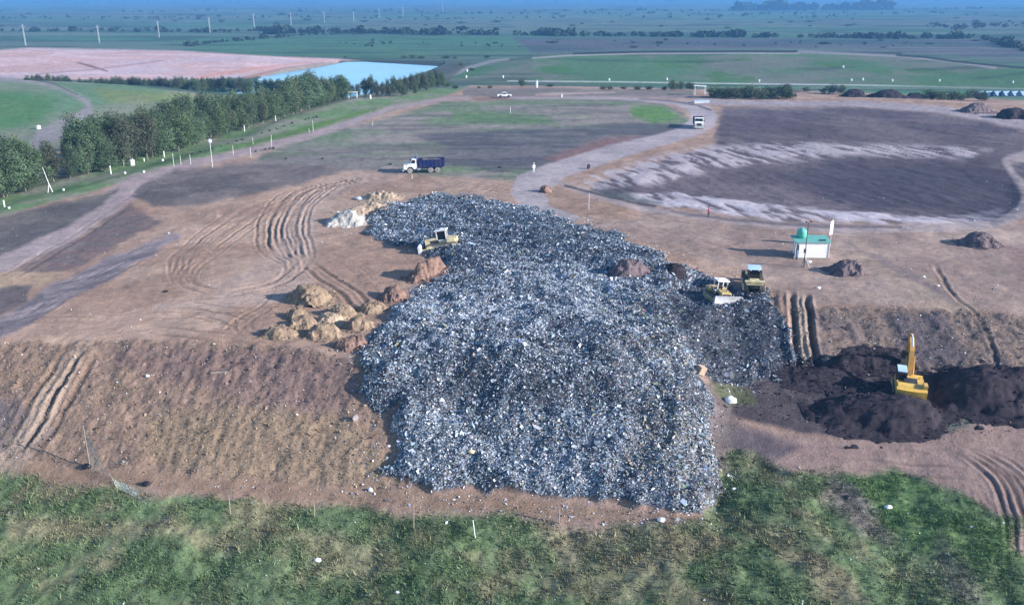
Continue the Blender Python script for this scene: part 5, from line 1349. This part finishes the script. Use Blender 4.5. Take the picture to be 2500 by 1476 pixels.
for px, py in [(1487,197),(1628,196),(1853,200),(2058,166),(2078,198),(2106,196),(2178,199),(2293,199),(2472,203),(1140,175),(1138,190),(1228,190)]:
    well(px, py, 4.5, 5.5, "small white well cap standing in the grass of the green mound", GW1)
well(94, 315, 11, 9, "white well cap on the left green hill beside the curved path", None)
GW2 = "white well caps on the grass strip"
for px, py in [(155,465),(22,509),(305,424),(351,421),(397,393)]:
    well(px, py, 5.5, 5.5, "small white well cap on the grass strip below the long tree row", GW2)
well(323, 404, 12, 15, "large white upright tank against the trees on the left", None, "storage_tank", "tank")
well(1310, 214, 6, 16, "white square-looking pillar at the foot of the green mound, right of the round bush", None, "pillar", "pillar")
well(904, 241, 5, 9, "short white pillar before the dark trees by the pond", None, "pillar", "pillar")
well(1371, 238, 4, 8, "tiny white pillar on the far dirt track", None, "pillar", "pillar")
bl_ = un(519, 408); hb_ = 56/scale_at(bl_)/math.cos(PITCH); R = empty("ball_marker", bl_, label="white ball on a thin pole on the grass strip", cat="marker")
# sign at the corner of the tree row
R2 = empty("low_canopy", un(862, 240), label="low white canopy on posts at the end of the leafy tree row", cat="canopy")
MB().box((0,0,2.1),(3.2,1.8,.12)).build("roof", M['palew'], R2)
for a in (-1,1):
    for c in (-1,1): MB().tube((a*1.4,c*.7,0),(a*1.4,c*.7,2.05),.08).build("post", M['palew'], R2)
MB().lathe([(.05,0.0),(.3,.15),(.42,.42),(.3,.7),(.05,.85)],14,Matrix.Translation((0,0,hb_-.1))).build("ball", M['bag'], R, smooth=True)
MB().tube((0,0,-.2),(0,0,hb_),.05).build("pole", M['palew'], R)
# pale sheds and sheets along the far road
R3 = empty("flat_shed", un(1712, 251), label="low pale blue flat roof beside the bend of the haul road", cat="shed")
MB().box((0,0,.7),(5.2,2.2,.12)).build("roof", M['paleblue'], R3); MB().box((0,0,.3),(4.9,2.0,.75)).build("wall", M['palew'], R3)
R4 = empty("open_shelter", un(1708, 232), label="white open shelter on thin poles beside the hedge", cat="shelter")
MB().prism([(-2.2,3.2),(2.2,3.0),(2.2,3.15),(-2.2,3.35)], -1.2, 1.2).build("roof", M['palew'], R4)
for a in (-1,1):
    for c in (-1,1): MB().tube((a*1.9,c*1.0,0),(a*1.9,c*1.0,3.1),.09).build("post", M['palew'], R4)
GB = "blue and white sheets in the row at the right"
for i, px in enumerate(np.linspace(2392, 2560, 9)):
    p = un(px, 236); R = empty("sheet_screen", p, label="blue screen with a crumpled white sheet, in the row at the far right", cat="screen", group=GB)
    w = 21/scale_at(p); h = 14/scale_at(p)
    MB().box((0,0,h/2),(w*.98,.12,h)).build("panel", M['bluesheet'], R)
    MB().add([(-w*.42,-.1,h*.9),(w*.38,-.1,h*.95),(w*.1,-.16,h*.5),(w*.22,-.12,h*.12),(-w*.05,-.14,h*.2),(-w*.42,-.05,h*.92),(w*.38,-.05,h*.97),(w*.1,-.1,h*.52),(w*.22,-.07,h*.12),(-w*.05,-.09,h*.22)],[(0,1,2,3,4),(9,8,7,6,5),(0,5,6,1),(1,6,7,2),(2,7,8,3),(3,8,9,4),(4,9,5,0)]).build("white_sheet", M['paleblue'], R)
# ------------------------------------------------------------------ odd things lying about
def lump(name, px, py, wpx, hpx, mat, label, cat, seed, group=None):
    p = un(px, py); s = scale_at(p); rx = wpx/2/s*.85; h = hpx/s*.8
    bm = bmesh.new(); bmesh.ops.create_icosphere(bm, subdivisions=3, radius=1)
    r = np.array([v.co for v in bm.verts]); 
    dsp = .7+.6*fbm(r[:,0]*1.7+seed, r[:,1]*1.7+r[:,2]*1.3, 4, seed)
    for v, q in zip(bm.verts, dsp): v.co = Vector((v.co.x*rx*q, v.co.y*rx*.75*q, max(v.co.z*q, -.35)*h*.62+h*.3))
    me = bpy.data.meshes.new(name); bm.to_mesh(me); bm.free(); me.materials.append(M[mat])
    me.polygons.foreach_set("use_smooth", np.ones(len(me.polygons), bool))
    o = bpy.data.objects.new(name, me); link(o); o.location = (p[0], p[1], p[2]-.05)
    return tag(o, label, cat, group)
def tyre(px, py, wpx, mat, label, stand=False, rz=0):
    p = un(px, py); r = wpx/2/scale_at(p)
    o = MB().lathe([(r*.55,-r*.25),(r*.92,-r*.3),(r,-r*.18),(r,r*.18),(r*.92,r*.3),(r*.55,r*.25),(r*.5,0),(r*.55,-r*.249)],22,axis='y' if stand else 'z').build("tyre", M[mat], None)
    o.location = (p[0], p[1], p[2]+(r*.9 if stand else r*.25)); o.rotation_euler = (0,0,rz)
    return tag(o, label, "tyre")
lump("rubbish_bag", 1783, 982, 34, 24, 'bag', "big white plastic bag lying on the dark soil right of the rubbish", "bag", 3)
lump("rubbish_bag", 905, 1198, 14, 15, 'bag', "bright white bag at the lower left corner of the rubbish", "bag", 4)
lump("rubbish_bag", 2169, 1238, 22, 11, 'bag', "oval white bag on the green grass at the lower right", "bag", 5)
lump("rubbish_bag", 2068, 1214, 22, 9, 'blackbag', "flat black bag beside the dirt patch in the right-hand grass", "bag", 6)
lump("rubbish_bag", 1791, 1194, 14, 10, 'bag', "white bag on the grass just right of the rubbish toe", "bag", 7)
lump("rubbish_bag", 775, 1367, 22, 10, 'bag', "torn white bag on the dry patch in the left-centre foreground", "bag", 8)
lump("rubbish_bag", 970, 1446, 11, 9, 'bag', "small white bag low in the foreground grass", "bag", 9)
lump("rubbish_bag", 1614, 1270, 22, 14, 'bag', "white and grey bag on the dry strip under the rubbish", "bag", 10)
lump("rubbish_bag", 212, 1140, 26, 16, 'blackbag', "black bag casting a shadow at the foot of the left net post", "bag", 11)
lump("rubbish_bag", 358, 1182, 24, 15, 'blackbag', "dark bag at the top edge of the left grass, right of the net", "bag", 12)
lump("rubbish_bag", 1078, 978, 16, 12, 'bag', "single bright white bag in the left half of the rubbish face", "bag", 14)
lump("rubbish_bag", 360, 918, 12, 8, 'bag', "white bag alone on the left brown bank", "bag", 15)
lump("rubbish_bag", 1998, 703, 14, 6, 'bag', "flat white scrap on the apron above the deep ruts", "bag", 16)
lump("rubbish_bag", 1975, 640, 16, 8, 'bag', "white bag by the front wall of the hut", "bag", 17)
lump("rubbish_bag", 2255, 676, 9, 6, 'bag', "tiny white bag high on the right apron beside the path", "bag", 18)
lump("rubbish_bag", 2290, 698, 9, 6, 'bag', "tiny white bag lower down the right apron beside the path", "bag", 19)
lump("rubbish_bag", 878, 486, 34, 9, 'cloth_grey', "long pale sheet lying left of the rubble heap", "sheet", 20)
lump("rubbish_bag", 1150, 1103, 22, 10, 'paley', "yellowish sack low in the rubbish face", "sack", 21)
tyre(868, 1026, 16, 'tyre', "dusty tyre standing on the reddish earth left of the rubbish", True, .5)
tyre(1437, 412, 12, 'rubber', "dark upright tyre at the right edge of the haul road", True, 1.0)
tyre(1220, 409, 9, 'rubber', "black tyre on the dark soil right of the blue dump truck")
tyre(953, 402, 9, 'rubber', "black tyre on the field left of the blue dump truck")
tyre(405, 712, 11, 'rubber', "black tyre lying on the wide bare dirt at the left")
bx = empty("cardboard_box", label="big brown cardboard box tipped on the rubbish flank", cat="box"); p = un(1706, 912); sx = 22/scale_at(p)
MB().box((0,0,.5*sx),(1.0*sx,.8*sx,.9*sx)).build("carton", M['card'], bx, bevel=.02)
MB().box((.62*sx,0,.72*sx),(.5*sx,.75*sx,.03), Matrix.Rotation(.35,4,'Y')).build("flap", M['card'], bx)
bx.location = p; bx.rotation_euler = (.2,.35,.6)
pl_ = MB().tube((0,0,.08),(1.6,.2,.12),.07).build("timber", M['wood'], None); pl_.location = un(515, 912); tag(pl_, "dark length of timber lying on the left brown bank", "timber")
# net hung between posts and trailing down the grass
net = empty("litter_net", label="torn see-through net hanging from a pole and trailing down the left grass", cat="net")
p0 = un(220, 1138); hN = 105/scale_at(p0)/math.cos(PITCH)
MB().tube((0,0,-.2),(.0,0,hN),.05,.04).build("pole", M['wood'], net)
p1_ = un(352, 1232)
nm = bpy.data.materials.new("thin_net"); nm.use_nodes = True
t = nm.node_tree; b = t.nodes['Principled BSDF']; b.inputs['Base Color'].default_value = (.42,.50,.46,1); b.inputs['Roughness'].default_value = .8
tc = N(t,'ShaderNodeTexCoord'); br = N(t,'ShaderNodeTexVoronoi', feature='DISTANCE_TO_EDGE'); br.inputs['Scale'].default_value = 7
t.links.new(tc.outputs['Object'], br.inputs['Vector']); cr = N(t,'ShaderNodeMath', operation='LESS_THAN'); cr.inputs[1].default_value = .075
t.links.new(br.outputs['Distance'], cr.inputs[0]); ml_ = N(t,'ShaderNodeMath', operation='MULTIPLY'); ml_.inputs[1].default_value = .75; t.links.new(cr.outputs[0], ml_.inputs[0]); t.links.new(ml_.outputs[0], b.inputs['Alpha'])
nv = []; n_ = 24
for i in range(n_):
    s = i/(n_-1); c = p0 + (p1_-p0)*s
    top = hN*.95*(1-s)**4 + .55*(1-s) + .05
    gz = float(Hs(c[0], c[1]))
    for q in (0,.33,.66,1): nv.append((c[0]-p0[0]+.25*math.sin(s*9+q*3)*(.3+s)+q*1.1*s, c[1]-p0[1]+.5*q*s, gz-p0[2]+.04+top*(1-q if s<.5 else .5)))
mesh_np("mesh_sheet", nv, [(i*4+q, i*4+q+1, (i+1)*4+q+1, (i+1)*4+q) for i in range(n_-1) for q in range(3)], nm, None, net, True)
net.location = p0
# ------------------------------------------------------------------ haze
hm = bpy.data.materials.new("haze_air"); hm.use_nodes = True
t = hm.node_tree; t.nodes.clear()
pv = N(t, 'ShaderNodeVolumePrincipled'); pv.inputs['Color'].default_value = (.13, .35, .68, 1)
pv.inputs['Density'].default_value = .00029
pv.inputs['Anisotropy'].default_value = 0.0
om = N(t, 'ShaderNodeOutputMaterial'); t.links.new(pv.outputs[0], om.inputs['Volume'])
x, y0, y1, z0, z1 = 62000, -300, 61000, -19, 37
vs = [(sx*x, yy, zz) for zz in (z0, z1) for yy in (y0, y1) for sx in (-1, 1)]
h = mesh_np("haze", vs, [(0,2,3,1),(4,5,7,6),(0,1,5,4),(2,6,7,3),(0,4,6,2),(1,3,7,5)], hm)
tag(h, "thin blue haze lying over the whole landfill and plain", "haze", kind="stuff")
